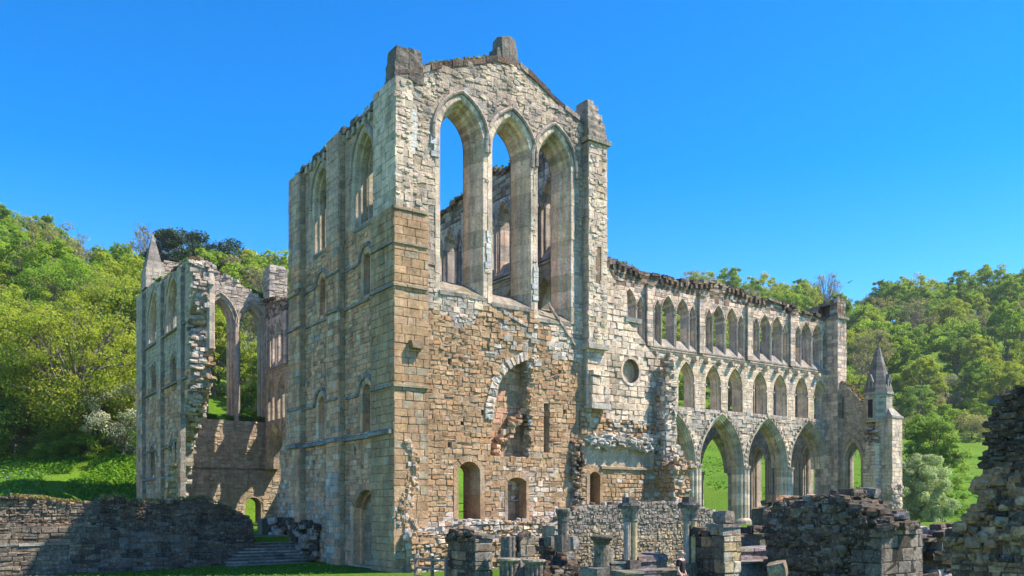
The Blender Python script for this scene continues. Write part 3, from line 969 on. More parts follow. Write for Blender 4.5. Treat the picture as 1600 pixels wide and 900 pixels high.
# string courses carried round the pilasters
def string_run(F, z, h, pr, spans, pal, parent, r, name="string_course"):
    for s0, s1, d in spans:
        mb = MB()
        s = s0
        while s < s1 - .05:
            e = min(s + r.uniform(.6, 1.1), s1)
            fbox(mb, F, s, e - .01, z - h, z, d - .1, d + pr + r.uniform(-.012, .012), pick(r, pal), 0, r, .008, h * .45)
            s = e
        build(name, mb, [M_STONE], parent)
SP = [(34.9, 37.2, .3), (37.2, 40.8, 0), (40.8, 42.3, .4), (42.3, 46.2, 0), (46.2, 47.8, .4), (47.8, 48.8, 0)]
SG = [(.25, .25, .25), (.30, .29, .28), (.27, .25, .22)]
string_run(W0, 12.98, .22, .12, SP, SG, T, rng)
string_run(W0, 6.5, .30, .22, SP, SG, T, rng)
def cut_spans(spans, arches, o):
    out = []
    for s0, s1, d in spans:
        segs = [(s0, s1)]
        for a in arches:
            n2 = []
            for p, q in segs:
                if a.c + a.hw + o <= p or a.c - a.hw - o >= q: n2.append((p, q))
                else:
                    if a.c - a.hw - o > p: n2.append((p, a.c - a.hw - o))
                    if a.c + a.hw + o < q: n2.append((a.c + a.hw + o, q))
            segs = n2
        out += [(p, q, d) for p, q in segs]
    return out
string_run(W0, 14.85, .16, .1, cut_spans(SP, wmid, .5), SG, T, rng)
string_run(W0, 8.5, .2, .12, cut_spans(SP, wlow, .5), SG, T, rng)
FB = FS(34.82)
BR = [(.36, .30, .21), (.33, .28, .21)]
for z, h, pr in ((12.98, .2, .1), (14.85, .16, .08), (8.5, .2, .12), (16.42, .2, .06)):
    string_run(FB, z, h, pr, [(17.45, 19.2, 0)], BR, T, rng)
# parapet corbels of the west wall
for y in [37.6 + .62 * i for i in range(18)]:
    if 40.7 < y < 42.4 or y > 46.2: continue
    mb = MB()
    fbox(mb, W0, y, y + .26, 21.25, 21.6, -.05, .17, pick(rng, GCREAM), 0, rng, .02, .0)
    build("corbel", mb, [M_STONE], T)
mb = MB()
s = 37.0
while s < 48.0:
    e = s + rng.uniform(.35, .8)
    fbox(mb, W0, s, e - .015, 21.6, 21.95 + rng.uniform(-.22, .16) - (.25 if s > 46.5 else 0), -1.4, .14 + rng.uniform(-.1, .08), pick(rng, [(.15, .14, .11), (.2, .18, .14), (.13, .13, .09)]), 0, rng, .03, .08)
    s = e
build("parapet", mb, [M_DARK], T)

# ---- eroded corner core, plinth and broken vault
mb = MB()
r = random.Random(70)
for i in range(430):
    v = r.uniform(682, 892)
    w = 6 + 30 * ((v - 682) / 200) ** .8
    u = 640 + 8 * math.sin(v * .045) + max(-.5, min(.5, r.gauss(0, .3))) * w
    x, z = S(u, v, 34.8)
    sz = r.uniform(.12, .36)
    rock(mb, (max(x, 17.55), 34.9 + r.uniform(-.05, .1), z), (sz, sz * .7, sz * r.uniform(.45, .8)), pick(r, RUBBLE[2:] + BROWN + PALE[:1] + [(.3, .27, .23)]), r, rnd=.45)
for v in range(686, 894, 4):
    x, z = S(640 + 8 * math.sin(v * .045), v, 34.8)
    rock(mb, (x, 34.92, z), (.42, .25, .3), pick(r, RUBBLE[2:] + BROWN), r, rnd=.45)
build("eroded_core", mb, [M_STONE], T)
mb = MB()
pl = FS(34.35)
po = rag(Sl([(640, 905), (640, 835), (662, 829), (706, 832), (730, 816), (800, 818), (842, 816), (905, 800), (905, 905)], 34.35), r, .06, .4)
slab(mb, pl, po, [], -.03, -.62, (.4, .35, .28))
facing(mb, pl, po, [], r, (.14, .26), (.2, .55), (0, .07), .03, .02, lambda s, z, q: (pick(q, RUBBLE[2:] + PALE[:2] + BROWN), q.uniform(-.02, .06)), jit=.03, wob=.06)
top_rocks(mb, pl, po[2:-2], .6, r, RUBBLE, (.18, .45), (.1, .26), .22)
build("rubble_plinth", mb, MS, T)
mb = MB()
# interior of the broken vault niche: back wall, steps, hanging core
bk = FS(Y0 + .62)
facing(mb, bk, [(p[0], p[1]) for p in niche], [], r, (.26, .36), (.35, .7), (0, .02), .02, .014, lambda s, z, q: (pick(q, BROWN[:4] + WBROWN[:3]), 0))
build("niche_back", mb, [M_STONE], T)
mb = MB()
for i in range(60):
    t = r.random()
    u, v = 770 + 50 * t + r.uniform(-4, 6), 700 - 62 * t + r.uniform(-3, 10)
    x, z = S(u, v, Y0 + .3)
    rock(mb, (x, Y0 + r.uniform(.15, .6), z), (r.uniform(.15, .4),) * 2 + (r.uniform(.1, .3),), pick(r, WBROWN + BROWN), r)
build("fallen_core", mb, [M_STONE], T)
mb = MB()
for i in range(62):
    v = 562 + 2.48 * i + r.uniform(-3, 3)
    u = 826 + r.uniform(-2, 4)
    x, z = S(u, v, Y0)
    rock(mb, (x, Y0 + r.uniform(-.1, .4), z), (r.uniform(.12, .28), .3, r.uniform(.08, .2)), pick(r, RUBBLE[2:5] + BROWN), r, rnd=.45)
build("broken_vault", mb, [M_STONE], T)
mb = MB()
arc = Sl([(770, 655), (772, 630), (779, 601), (791, 580), (806, 569), (824, 562)], Y0)
arc2 = Sl([(757, 655), (759, 628), (767, 594), (782, 570), (802, 556), (824, 548)], Y0)
def lerp(a, b, t): return (a[0] + (b[0] - a[0]) * t, a[1] + (b[1] - a[1]) * t)
for i in range(5):
    for k in range(3):
        a, b = lerp(arc[i], arc[i + 1], k / 3), lerp(arc[i], arc[i + 1], (k + .9) / 3)
        c, d = lerp(arc2[i], arc2[i + 1], (k + .9) / 3), lerp(arc2[i], arc2[i + 1], k / 3)
        stone(mb, F0, [a, b, c, d], r.uniform(.03, .12), -.5, .025, pick(r, RUBBLE + PALE[:2]), r, .035)
build("vault_voussoirs", mb, [M_STONE], T)
# weathering courses of lost roofs: thin sloping strips
for (a, b) in (((785, 487), (823, 509)), ((856, 473), (899, 541))):
    mb = MB()
    p, q = S(*a, Y0), S(*b, Y0)
    for i in range(5):
        m, n2 = lerp(p, q, i / 5), lerp(p, q, (i + .97) / 5)
        stone(mb, F0, [(m[0], m[1] - .12), (n2[0], n2[1] - .12), (n2[0], n2[1] + .07), (m[0], m[1] + .07)], .09, -.05, .03, pick(r, GREY + [(.46, .46, .47)]), r, .01)
    build("roof_scar", mb, [M_STONE], T)
for a, deep, pal in ((door1, 1.3, BROWN[:3] + [(.46, .34, .23)]), (door2, .62, BROWN[:3] + [(.5, .38, .28)])):
    mb = MB()
    mould(mb, F0, a, [(.27, -.05), (.27, .03), (.0, .03), (-.02, -.3), (-.12, -.62), (-.14, -deep)], r, pal, 5)
    build("doorway", mb, [M_STONE], T)
mb = MB()
facing(mb, FS(Y0 + .62), door2.poly(-.02), [], r, (.24, .34), (.3, .6), (0, .02), .02, .014, lambda s, z, q: (pick(q, BROWN[:4] + PALE[:2]), 0))
build("blocked_door", mb, [M_STONE], T)
for zz in (2.75, 3.15):
    mb = MB()
    tube(mb, [(S(718, 0, Y0)[0], Y0 + .9, zz), (S(733, 0, Y0)[0], Y0 + .9, zz - .06), (S(752, 0, Y0)[0], Y0 + .9, zz)], [.02] * 3, 6, (1, 1, 1))
    build("door_rail", mb, [M_METAL], T)
# stone corbel on the buttress face
mb = MB()
x, z = S(650, 535, 34.82)
fbox(mb, FB, x - .35, x + .25, z - .3, z + .12, -.1, .3, (.3, .22, .14), 0, r, .05, .1)
build("corbel", mb, [M_STONE], T)

# ---- south east turret
r = random.Random(80)
mb = MB()
ct = lambda s, z, q: (pick(q, PALE if q.random() < .8 else [(.68, .55, .38), (.5, .44, .37)], .08), q.uniform(-.005, .02))
box(mb, (28.44, 34.55, 11.3), (29.62, 36.6, 21.7), (.45, .4, .32), 1)
sl = Sl([(930, 444), (939, 444), (939, 386), (930, 386)], 34.5)
facing(mb, FS(34.5), [(28.4, 11.3), (29.65, 11.3), (29.65, 21.7), (28.4, 21.7)], [sl], r, (.26, .4), (.3, .65), (0, .015), .016, .01, ct, jit=.014)
lumps(mb, FS(34.5), [(28.45, 11.4), (29.6, 11.4), (29.6, 21.6), (28.45, 21.6)], [sl], 120, r, ct, (.15, .4), 0, .03)
facing(mb, FW(28.4), [(34.5, 11.3), (35.1, 11.3), (35.1, 21.7), (34.5, 21.7)], [], r, (.3, .4), (.4, .7), (0, .01), .014, .012, lambda s, z, q: (pick(q, GREY + GCREAM), 0))
fbox(mb, FS(34.5), 28.36, 29.7, 11.05, 11.34, -.6, .12, (.46, .42, .35), 0, r, .03)
box(mb, (28.5, 34.72, 8.2), (29.6, 36, 11.1), (.5, .45, .37), 1)
facing(mb, FS(34.7), [(28.45, 8.2), (29.65, 8.2), (29.65, 11.1), (28.45, 11.1)], [], r, (.26, .4), (.35, .7), (0, .05), .025, .014, ct, jit=.02)
facing(mb, FS(34.45), [(28.6, 8.3), (29.75, 8.3), (29.75, 10.0), (28.6, 10.0)], [], r, (.4, .5), (.5, .9), (0, .04), .04, .014, lambda s, z, q: (pick(q, PALE), 0), back=-.4, jit=.03)
fbox(mb, FS(34.45), 28.5, 29.8, 8.0, 8.3, -.5, .1, (.5, .46, .4), 0, r, .03)
box(mb, (28.5, 34.95, 6.6), (29.6, 36, 8.2), (.4, .33, .25), 1)
facing(mb, FS(34.92), [(28.2, 6.7), (29.7, 6.7), (29.7, 8.1), (28.2, 8.1)], [], r, (.2, .34), (.3, .6), (0, .08), .03, .02, lambda s, z, q: (pick(q, BROWN + RUBBLE[:2]), q.uniform(-.02, .05)), jit=.03, wob=.05)
tur = build("stair_turret", mb, MS, T)
mb = MB()
p = sl
slab(mb, FS(34.5), [(p[0][0] - .08, p[0][1] - .1), (p[1][0] + .1, p[1][1] - .12), (p[2][0] + .1, p[2][1] + .12), (p[3][0] - .1, p[3][1] + .12)], [p], .03, -.3, (.55, .46, .36), 0)
fbox(mb, FS(34.5), p[0][0] + .004, p[1][0] - .004, p[0][1] + .004, p[2][1] - .004, -.03, .0, (.26, .18, .12), 0)  # dark panel fills the slit, shade of the recess put into colour
build("slit_window", mb, [M_STONE], tur)
mb = MB()
zc = 21.7
fbox(mb, FS(34.4), 28.25, 29.8, zc, zc + .22, -2.1, .06, (.42, .38, .31), 0, r, .03)
_q = random.Random(8)
for k, (zz, hh, w, dx) in enumerate(((.42, .48, 1.24, 0), (.88, .5, 1.14, -.03), (1.34, .5, .98, -.09), (1.78, .46, .72, -.2), (2.1, .34, .42, -.3))):
    rock(mb, (29.03 + dx, 35.2, zc + zz), (w, 1.4 - .1 * k, hh * 1.12), pick(_q, [(.34, .29, .24), (.40, .34, .28), (.29, .25, .21)]), _q, 0, .1 + .03 * k, .05, .03)
rock(mb, (29.25, 34.52, zc + 1.25), (.12, .08, .16), (.5, .28, .06), _q, 0, .6, .1, .1)
build("turret_cap", mb, [M_DARK], tur)

# ================================================================== three-storey arcade walls
def arcade_wall(parent, F, s0, s1, centres, half, top, r, detail=True, thick=1.5, off_c=0.35, pal=PALE, name="arcade_wall", corbels=True, hw_a=2.45, seedbase=0, zc=17.0):
    arc = [Arch(c, TERR, hw_a, 6.9, 4.2) for c in centres]
    gal = [Arch(c + off_c + d, 11.85, 1.03, 14.25, 1.85) for c in centres for d in (-1.5, 1.5)]
    cl = [Arch(c + off_c + d, 17.25, .72, 20.15, 1.45) for c in centres for d in (-.9, .9)]
    bl = [Arch(c + off_c + d, 17.25, .36, 20.0, 1.05) for c in centres for d in (-2.17, 2.17)]
    inside = lambda a: s0 + .1 < a.c - a.hw and a.c + a.hw < s1 - .1
    zt = lambda q: float(np.interp(q, [p[0] for p in top], [p[1] for p in top]))
    low = lambda a, b: min(zt(a + (b - a) * i / 6) for i in range(7))
    ok_ = lambda a: inside(a) and a.zs + a.rise + .5 < low(a.c - a.hw - .3, a.c + a.hw + .3)
    gal, cl, bl = [a for a in gal if ok_(a)], [a for a in cl if ok_(a)], [a for a in bl if ok_(a)]
    def outline(o):
        bot = [(s0, 6.9)]
        for a in arc:
            c = a.curve(o, 8)
            bot += [p for p in c if s0 < p[0] < s1]
        return bot + [(s1, 6.9)] + list(reversed(top))
    out0, out1 = outline(.62), outline(0)
    mb = MB()
    slab(mb, F, out0, [a.poly() for a in gal] + [a.poly(.0) for a in cl + bl], -.03, -.42, (.45, .4, .32))
    nt_ = len(top)
    if min(p[1] for p in top) > 17.2:
        slab(mb, F, out1[:-nt_] + [(s1, 17.05), (s0, 17.05)], [a.poly(-.14) for a in gal], -.42, -thick, (.44, .38, .3))
        slab(mb, F, [(s0, 17.06), (s1, 17.06)] + list(reversed(top)), [a.poly(-.1) for a in cl], -.42, -.8, (.44, .38, .3))
    else:
        slab(mb, F, out1, [a.poly(-.14) for a in gal] + [a.poly(-.1) for a in cl], -.42, -thick, (.44, .38, .3))
    def cf(s, z, q):
        if z > 22.15 + .4 * nz(s, z, .8): return pick(q, REDTOP + GREY[:2], .12), q.uniform(-.03, .05)
        if z > 17: return pick(q, (PINKY + GREY) if nz(s, z, .5) > -.05 else PINKY, .1), q.uniform(0, .015)
        if 11.85 > z > 9.6 - .5 * nz(s, z, .6): return pick(q, RUBBLE + GREY + pal[:2]), q.uniform(-.02, .06)
        return pick(q, pal, .1), q.uniform(0, .015)
    hf = [a.poly(.12) for a in gal] + [a.poly(.12) for a in cl + bl]
    facing(mb, F, outline(.62), hf, r, (.28, .4), (.35, .8), (0, .02), .018, .014, cf, jit=.012, wob=.02)
    wob = build(name, mb, MS, parent)
    mp = GCREAM + PALE[:2]
    for i, a in enumerate(arc):
        mb = MB()
        n = 8
        mould(mb, F, a, [(.64, -.05), (.64, .06), (.58, .1), (.5, .08), (.46, -.04), (.36, -.06), (.33, -.16), (.22, -.18), (.19, -.3), (.08, -.32), (.05, -.44), (0, -.46), (-.03, -.9), (.02, -1.1), (0, -1.52)], r, mp, n, False)
        if detail:
            for k2 in range(24):
                q = a.curve(.72 + r.uniform(-.05, .12), 12)[k2]
                rock(mb, F.p(q[0], q[1], .04), (.24, .2, r.uniform(.15, .36)), pick(r, RUBBLE + GREY), r, 0, .2, .2, .3)
        aw = build("arcade_arch", mb, [M_CARVED], parent)
    for i, a in enumerate(gal):
        mb = MB()
        mould(mb, F, a, [(.14, -.05), (.13, .02), (.02, .015), (-.02, -.3), (-.08, -.38), (-.1, -.42), (-.16, -.46), (-.18, -thick)], r, pal, 6)
        g = build("gallery_opening", mb, [M_CARVED], parent)
        for sg in (-1, 1):
            mb = MB()
            c = a.c + sg * (a.hw - .03)
            fbox(mb, F, c - .12, c + .12, 14.16, 14.3, -thick + .1, .05, pick(r, GREY + pal), 0, r, .01)
            build("capital", mb, [M_CARVED], g)
        if not detail: continue
        mb = MB()
        fbox(mb, F, a.c - a.hw + .02, a.c + a.hw - .02, 11.65, 11.87, -thick + .1, .04, pick(r, GREY), 0, r, .03, .05)
        build("sill", mb, [M_STONE], g)
    for a in cl + bl:
        big = a.hw > .5
        mb = MB()
        mould(mb, F, a, [(.19, -.05), (.19, .08), (.13, .13), (.07, .09), (.04, 0), (-.02, -.12), (-.08, -.16), (-.1, -.4)] + ([(-.1, -.44), (-.11, -.8)] if big else []), r, GREY + PINKY[:3], 6, True)
        w = build("clerestory_lancet" if big else "blind_lancet", mb, [M_CARVED], parent)
        for sg in (-1, 1):
            mb = MB()
            c = F.p(a.c + sg * (a.hw + .1), 0, .04)
            shaft(mb, c[0], c[1], .075, 17.4, 19.95, r, GREY, 1, 1.2, .02)
            lathe(mb, c[0], c[1], [(.08, 19.9), (.12, 20.0), (.1, 20.04), (.16, 20.14), (.16, 20.2)], 7, pick(r, GREY))
            build("window_shaft", mb, [M_CARVED], w)
    # sloping sills in each bay under the lancets
    for c in centres:
        a0, a1 = max(s0, c + off_c - 2.7), min(s1, c + off_c + 2.7)
        if a1 - a0 < 1 or low(a0, a1) < 18.2: continue
        mb = MB()
        s = a0
        while s < a1 - .05:
            e = min(s + r.uniform(.5, 1.1), a1)
            fbox(mb, F, s, e - .008, 17.02, 17.95, -.35, .14, pick(r, [(.34, .3, .26), (.38, .33, .28), (.3, .27, .24)]), 0, r, .012, .8)
            s = e
        build("window_sill", mb, [M_STONE], parent)
    sx = s1
    while sx > s0 and low(s0, sx) < 17.3: sx -= .3
    string_run(F, zc + .02, .2, .16, [(s0, sx, 0)], GREY, parent, r)
    # pilasters between the bays
    for c in centres:
        for e in ([c - half + off_c] if c != centres[-1] else [c - half + off_c, c + half + off_c]):
            if not (s0 + .2 < e < s1 - .2) or low(e - .4, e + .4) < 22.3: continue
            mb = MB()
            fbox(mb, F, e - .32, e + .32, 17.0, 22.2, -.05, .3, (.4, .37, .33), 1)
            facing(mb, F, [(e - .34, 17), (e + .34, 17), (e + .34, 22.2), (e - .34, 22.2)], [], r, (.3, .45), (.4, .8), (0, .02), .014, .012, lambda s, z, q: (pick(q, GREY + PINKY), 0), lift=.32, back=.2)
            fbox(mb, F, e - .36, e + .36, 22.2, 22.5, -.05, .44, pick(r, REDTOP), 0, r, .03, .1)
            build("pilaster_buttress", mb, MS, parent)
    if corbels:
        for c in centres:
            for k in range(4):
                s = c + off_c - 2.55 + 1.66 * k
                if not (s0 + .2 < s < s1 - .2): continue
                mb = MB()
                fbox(mb, F, s - .17, s + .17, 16.32, 16.62, -.05, .5, pick(r, pal + GREY), 0, r, .03, 0)
                fbox(mb, F, s - .14, s + .14, 16.12, 16.318, -.05, .28, pick(r, pal + GREY), 0, r, .03, 0)
                build("corbel", mb, [M_STONE], parent)
    # cornice corbels near the top
    s = s0 + .4
    while s < s1 - .4:
        if zt(s) > 22.9 and nz(s, 0, .35, 7) > -.02 and detail:
            mb = MB()
            fbox(mb, F, s - .14, s + .14, zt(s) - .62, zt(s) - .2, -.05, .26 + r.uniform(0, .08), pick(r, DARK + REDTOP), 0, r, .04, .05)
            build("cornice_corbel", mb, [M_DARK], parent)
        s += .62
    mb = MB()
    s = s0
    while s < s1 - .1:
        e = min(s + r.uniform(.4, .9), s1)
        if r.random() < .82:
            fbox(mb, F, s, e - .02, zt((s + e) / 2) - .2, zt((s + e) / 2) + r.uniform(.0, .18), -thick + .1, r.uniform(.08, .36), pick(r, REDTOP + DARK), 0, r, .05, .05)
        s = e
    top_rocks(mb, F, top, thick, r, REDTOP + DARK + GREY[:1], (.25, .55), (.12, .3), .32)
    build("ruined_top", mb, [M_DARK], parent)
    return wob

def cluster_pier(parent, cx, cy, r, pal=None, R_=.86, z1=6.9, z0=TERR):
    pal = pal or (GCREAM + PALE[:3])
    mb = MB()
    z = z0 + .55
    while z < 6.45:
        e = min(z + r.uniform(.45, .75), 6.45)
        prism(mb, lobed(cx, cy, R_, 12, .14, 5), z + .004, e, pick(r, pal, .05))
        z = e
    p = build("pier", mb, [M_CARVED], parent)
    mb = MB()
    col = pick(r, GREY)
    for k in range(3):
        prism(mb, lobed(cx, cy, R_ * (1.0 + .07 * k), 12, .1, 5), 6.45 + .14 * k, 6.45 + .14 * k + (.15 if k < 2 else .18), pick(r, GREY + GCREAM))
    build("capital", mb, [M_CARVED], p)
    mb = MB()
    prism(mb, ngon(cx, cy, R_ * 1.35, 16), z0 - .2, z0 + .3, pick(r, pal))
    prism(mb, ngon(cx, cy, R_ * 1.2, 16), z0 + .3, z0 + .45, pick(r, pal), 0, .95)
    prism(mb, ngon(cx, cy, R_ * 1.1, 16), z0 + .45, z0 + .56, pick(r, pal), 0, .93)
    build("pier_base", mb, [M_CARVED], p)
    return p

# east wall of the south transept, seen through the lancets
r = random.Random(90)
yE = [38.6, 45.1, 51.6]
topE = [(36.1, 23.2), (37.5, 23.7), (41, 23.9), (44.5, 23.6), (46, 23.9), (48, 23.5), (50.5, 23.2), (53, 23.0), (55.9, 22.8)]
arcade_wall(T, FW(29.7), 36.1, 55.9, yE, 3.25, rag(topE, r, .15, .6), r, False, 1.0, 0.0, GCREAM, "east_wall", False)
for y in (41.85, 48.35, 54.9): cluster_pier(T, 30.4, y, r)

# aisle wall on the right with the round window
YA = 35.2
FA = FS(YA)
r = random.Random(95)
oa = [(28.12, -.2), (S(1057, 0, YA)[0], -.2)] + list(reversed(rag(Sl([(950, 418), (960, 440), (972, 470), (979, 502), (998, 522), (1012, 545), (1030, 566), (1040, 584), (1052, 600), (1057, 640), (1054, 690), (1058, 730), (1059, 800)], YA), r, .07, .4)))
oa = oa + [(28.9, oa[-1][1]), (28.9, 6.4), (28.12, 6.4)]
oc = S(985.5, 580, YA)
ocu = [(oc[0] + .60 * math.cos(2 * math.pi * i / 28), oc[1] + .66 * math.sin(2 * math.pi * i / 28)) for i in range(28)]
ocu_o = [(oc[0] + .74 * math.cos(2 * math.pi * i / 28), oc[1] + .80 * math.sin(2 * math.pi * i / 28)) for i in range(28)]
d3 = mid_arch(921, 937, 789, 743, 737, YA)
A_ = thing("aisle_ruin", "broken aisle wall with a small round window, between tall gable and long arcade", "church ruin", (31.8, YA, 0), "parts of the ruined church")
mb = MB()
slab(mb, FA, oa, [ocu, d3.poly()], -.03, -.7, (.45, .38, .29))
slab(mb, FA, [(28.2, -.2), (34.4, -.2), (34.4, 8.5), (33.2, 10.0), (29.0, 10.5), (29.0, 6.3), (28.2, 6.3)], [], -.7, -1.2, (.26, .19, .12))
def col_a(s, z, q):
    if z > 6.4:
        b = PALE if nz(s, z, .6) > -.25 else [(.46, .37, .26), (.5, .41, .3), (.42, .34, .24)]
        if s > 33.2: b = GREY[:2] + PALE[:3] + [(.5, .4, .3)]
        return pick(q, b, .12), q.uniform(-.02, .04)
    return pick(q, BROWN + RUBBLE[:1], .1), q.uniform(-.01, .03)
facing(mb, FA, oa, [ocu_o, d3.poly(.2)], r, (.26, .38), (.3, .7), (0, .04), .026, .015, col_a, zmin=7.6, jit=.02)
facing(mb, FA, oa, [], r, (.16, .28), (.25, .5), (0, .12), .03, .02, lambda s, z, q: (pick(q, RUBBLE + BROWN), q.uniform(-.03, .12)), zmin=6.7, zmax=7.6, jit=.035, wob=.06)
facing(mb, FA, oa, [d3.poly(.2)], r, (.2, .3), (.3, .6), (0, .02), .025, .02, col_a, zmin=0, zmax=5.15, jit=.016, wob=.04)
top_rocks(mb, FA, [p for p in oa[2:-4]], .7, r, RUBBLE + GREY, (.2, .45), (.1, .28), .3)
build("aisle_wall", mb, MS, A_)
mb = MB()
for i in range(28):
    j = (i + 1) % 28
    c = pick(r, PALE + GREY[:2])
    v = []
    for k in (i, j):
        for lp, d in ((ocu_o, .0), (ocu_o, .05), (ocu, .04), (ocu, -.7)):
            v.append(FA.p(lp[k][0], lp[k][1], d))
    mb.add(v, [(0, 1, 5, 4), (1, 2, 6, 5), (2, 3, 7, 6)], c)
mb.add([FA.p(p[0], p[1], -.32) for p in ocu], [tuple(range(28))], (.50, .36, .24))
build("round_window", mb, [M_STONE], A_)
mb = MB()
mould(mb, FA, d3, [(.24, -.05), (.24, .04), (.0, .04), (-.03, -.69)], r, BROWN[:3] + [(.46, .33, .22)], 4)
build("doorway", mb, [M_STONE], A_)
mb = MB()
for i in range(260):
    x = r.uniform(28.7, 33.6)
    z = 6.35 + r.uniform(-.25, .35) + .25 * nz(x, 0, 1.2)
    sz = r.uniform(.15, .5)
    rock(mb, (x, YA - r.uniform(-.1, .26), z), (sz, .5, r.uniform(.06, .2)), pick(r, RUBBLE + [(.62, .6, .57), (.5, .5, .5)]), r, rnd=.2, tilt=.5)
for i in range(200):
    v = r.uniform(560, 800)
    u = 1056 + r.uniform(-5, 3)
    if v < 690: u = 1048 + r.uniform(-6, 7)
    x, z = S(u, v, 34.6)
    rock(mb, (x, r.uniform(34.5, 35.6), z), (r.uniform(.15, .4),) * 2 + (r.uniform(.1, .3),), pick(r, RUBBLE + GREY + BROWN[:2]), r)
for i in range(150):
    v = r.uniform(690, 800)
    u = 903 + r.uniform(-7, 9)
    x, z = S(u, v, 34.8)
    rock(mb, (x, r.uniform(34.7, 35.2), z), (r.uniform(.12, .3),) * 2 + (r.uniform(.08, .22),), pick(r, [(.26, .23, .2), (.2, .175, .15), (.32, .28, .24)] + BROWN[:3] + DARK[-3:]), r, rnd=.45)
build("fallen_vault_core", mb, [M_STONE], A_)
mb = MB()
vv, ff = [], []
for i in range(25):
    for j in range(9):
        s = 28.35 + 5.3 * i / 24
        z = 5.1 + 1.25 * j / 8
        vv.append(FA.p(s, z, -.005 + .1 * (j / 8) ** 2 + .03 * nz(s, z, 2.0)))
for i in range(24):
    for j in range(8): ff.append((i * 9 + j, (i + 1) * 9 + j, (i + 1) * 9 + j + 1, i * 9 + j + 1))
mb.add(vv, ff, (.50, .39, .28))
build("vault_plaster", mb, [M_STONE], A_)
x0_, z_ = S(938, 729, YA)
string_run(FA, z_ + .1, .22, .12, [(x0_, S(1014, 0, YA)[0], 0)], [(.42, .32, .22), (.4, .31, .21)], A_, r)
# projecting stub of the aisle cross wall
mb = MB()
xs_, xe_ = S(1039, 0, 34.5)[0], S(1056, 0, 34.5)[0]
clad_block(mb, xs_, xe_, 34.5, 35.2, 5.2, 9.6, lambda s, z, q: (pick(q, RUBBLE + GREY + PALE[:2]), q.uniform(-.05, .1)), r, "SW", (.18, .32), (.25, .5), (0, .1), .04, jit=.04, wob=.05)
clad_block(mb, xs_ - .1, xe_ + .25, 33.7, 35.25, -.2, 5.2, lambda s, z, q: (pick(q, BROWN + RUBBLE[:2]), q.uniform(-.05, .08)), r, "SWE", (.18, .3), (.25, .5), (0, .1), .04, jit=.04, wob=.05)
for i in range(120):
    rock(mb, (r.uniform(xs_ - .1, xe_ + .35), r.uniform(33.6, 35.2), 5.2 + r.uniform(-.7, .35)), (r.uniform(.2, .45),) * 2 + (r.uniform(.1, .3),), pick(r, RUBBLE + BROWN), r)
build("broken_cross_wall", mb, MS, A_)
# short pier with a flat cap stone left in front of the blind lancets
mb = MB()
x, z = S(981, 535, YA + .4)
clad_block(mb, x - .5, x + .35, YA + .05, YA + .8, z - .3, z + 1.0, lambda s, z, q: (pick(q, PALE + GREY), 0), r, "SW", (.3, .4), (.4, .6))
box(mb, (x - .6, YA - .1, z + 1.0), (x + .6, YA + .8, z + 1.25), (.4, .38, .34), 0, rng=r, jit=.03)
build("wall_stump", mb, MS, A_)

# ================================================================== CHOIR
r = random.Random(100)
Yc = 56.0
C = thing("church_choir", "long roofless choir with a row of pointed arches and lancets, right of the gable", "church ruin", (60, Yc, TERR), "parts of the ruined church")
cen = [42.9, 49.3, 55.7, 62.2, 68.75, 75.1]
topC = [(36.5, 23.6), (43, 24.0), (46, 23.9), (50, 23.7), (52.4, 23.3), (57, 23.4), (59.2, 23.5), (61, 23.9), (64, 23.7), (66, 23.3), (69, 23.35), (72.3, 23.1), (74, 22.7), (76, 22.75), (78.2, 22.6)]
arcade_wall(C, FS(Yc), 36.5, 78.2, cen, 3.27, rag(topC, r, .13, .55), r, True, 1.15, .35, PALE, "south_arcade_wall")
piers = [39.6, 46.1, 52.5, 59.05, 65.65, 72.2, 78.7]
for x in piers: cluster_pier(C, x, Yc + .75, r)
# blocked half of the first blind lancet
mb = MB()
facing(mb, FS(Yc), [(48.6, 17.2), (50.3, 17.2), (50.3, 21.4), (48.6, 21.9)], [], r, (.3, .4), (.4, .8), (0, .03), .02, .014, lambda s, z, q: (pick(q, PALE + [(.48, .38, .27)]), 0), lift=.12, back=-.2)
build("blocking_stones", mb, [M_STONE], C)
# corner turret of the clerestory
mb = MB()
cg = lambda s, z, q: (pick(q, PINKY + GREY, .1), q.uniform(0, .02))
clad_block(mb, 77.9, 79.4, 54.6, 57.4, TERR, 22.5, cg, r, "SW", (.34, .46), (.4, .8))
fbox(mb, FS(54.6), 77.7, 79.6, 22.3, 22.55, -2.9, .2, (.3, .27, .23), 0, r, .03)
clad_block(mb, 77.9, 79.3, 54.65, 55.5, 22.55, 24.4, lambda s, z, q: (pick(q, REDTOP + GREY), q.uniform(-.02, .04)), r, "SW")
clad_block(mb, 77.95, 79.3, 57.0, 58.6, 22.55, 24.0, lambda s, z, q: (pick(q, REDTOP + GREY[:2]), q.uniform(-.02, .06)), r, "SW", wob=.05)
box(mb, (78.0, 55.5, 23.9), (79.3, 57.0, 24.2), (.22, .18, .14))
box(mb, (78.9, 55.5, 22.5), (79.3, 57.0, 23.9), (.2, .16, .12), 1)
top_rocks(mb, FS(54.65), [(77.9, 24.4), (79.3, 24.4)], .8, r, REDTOP + DARK, (.3, .6), (.2, .4), .4)
build("stair_turret", mb, MS, C)
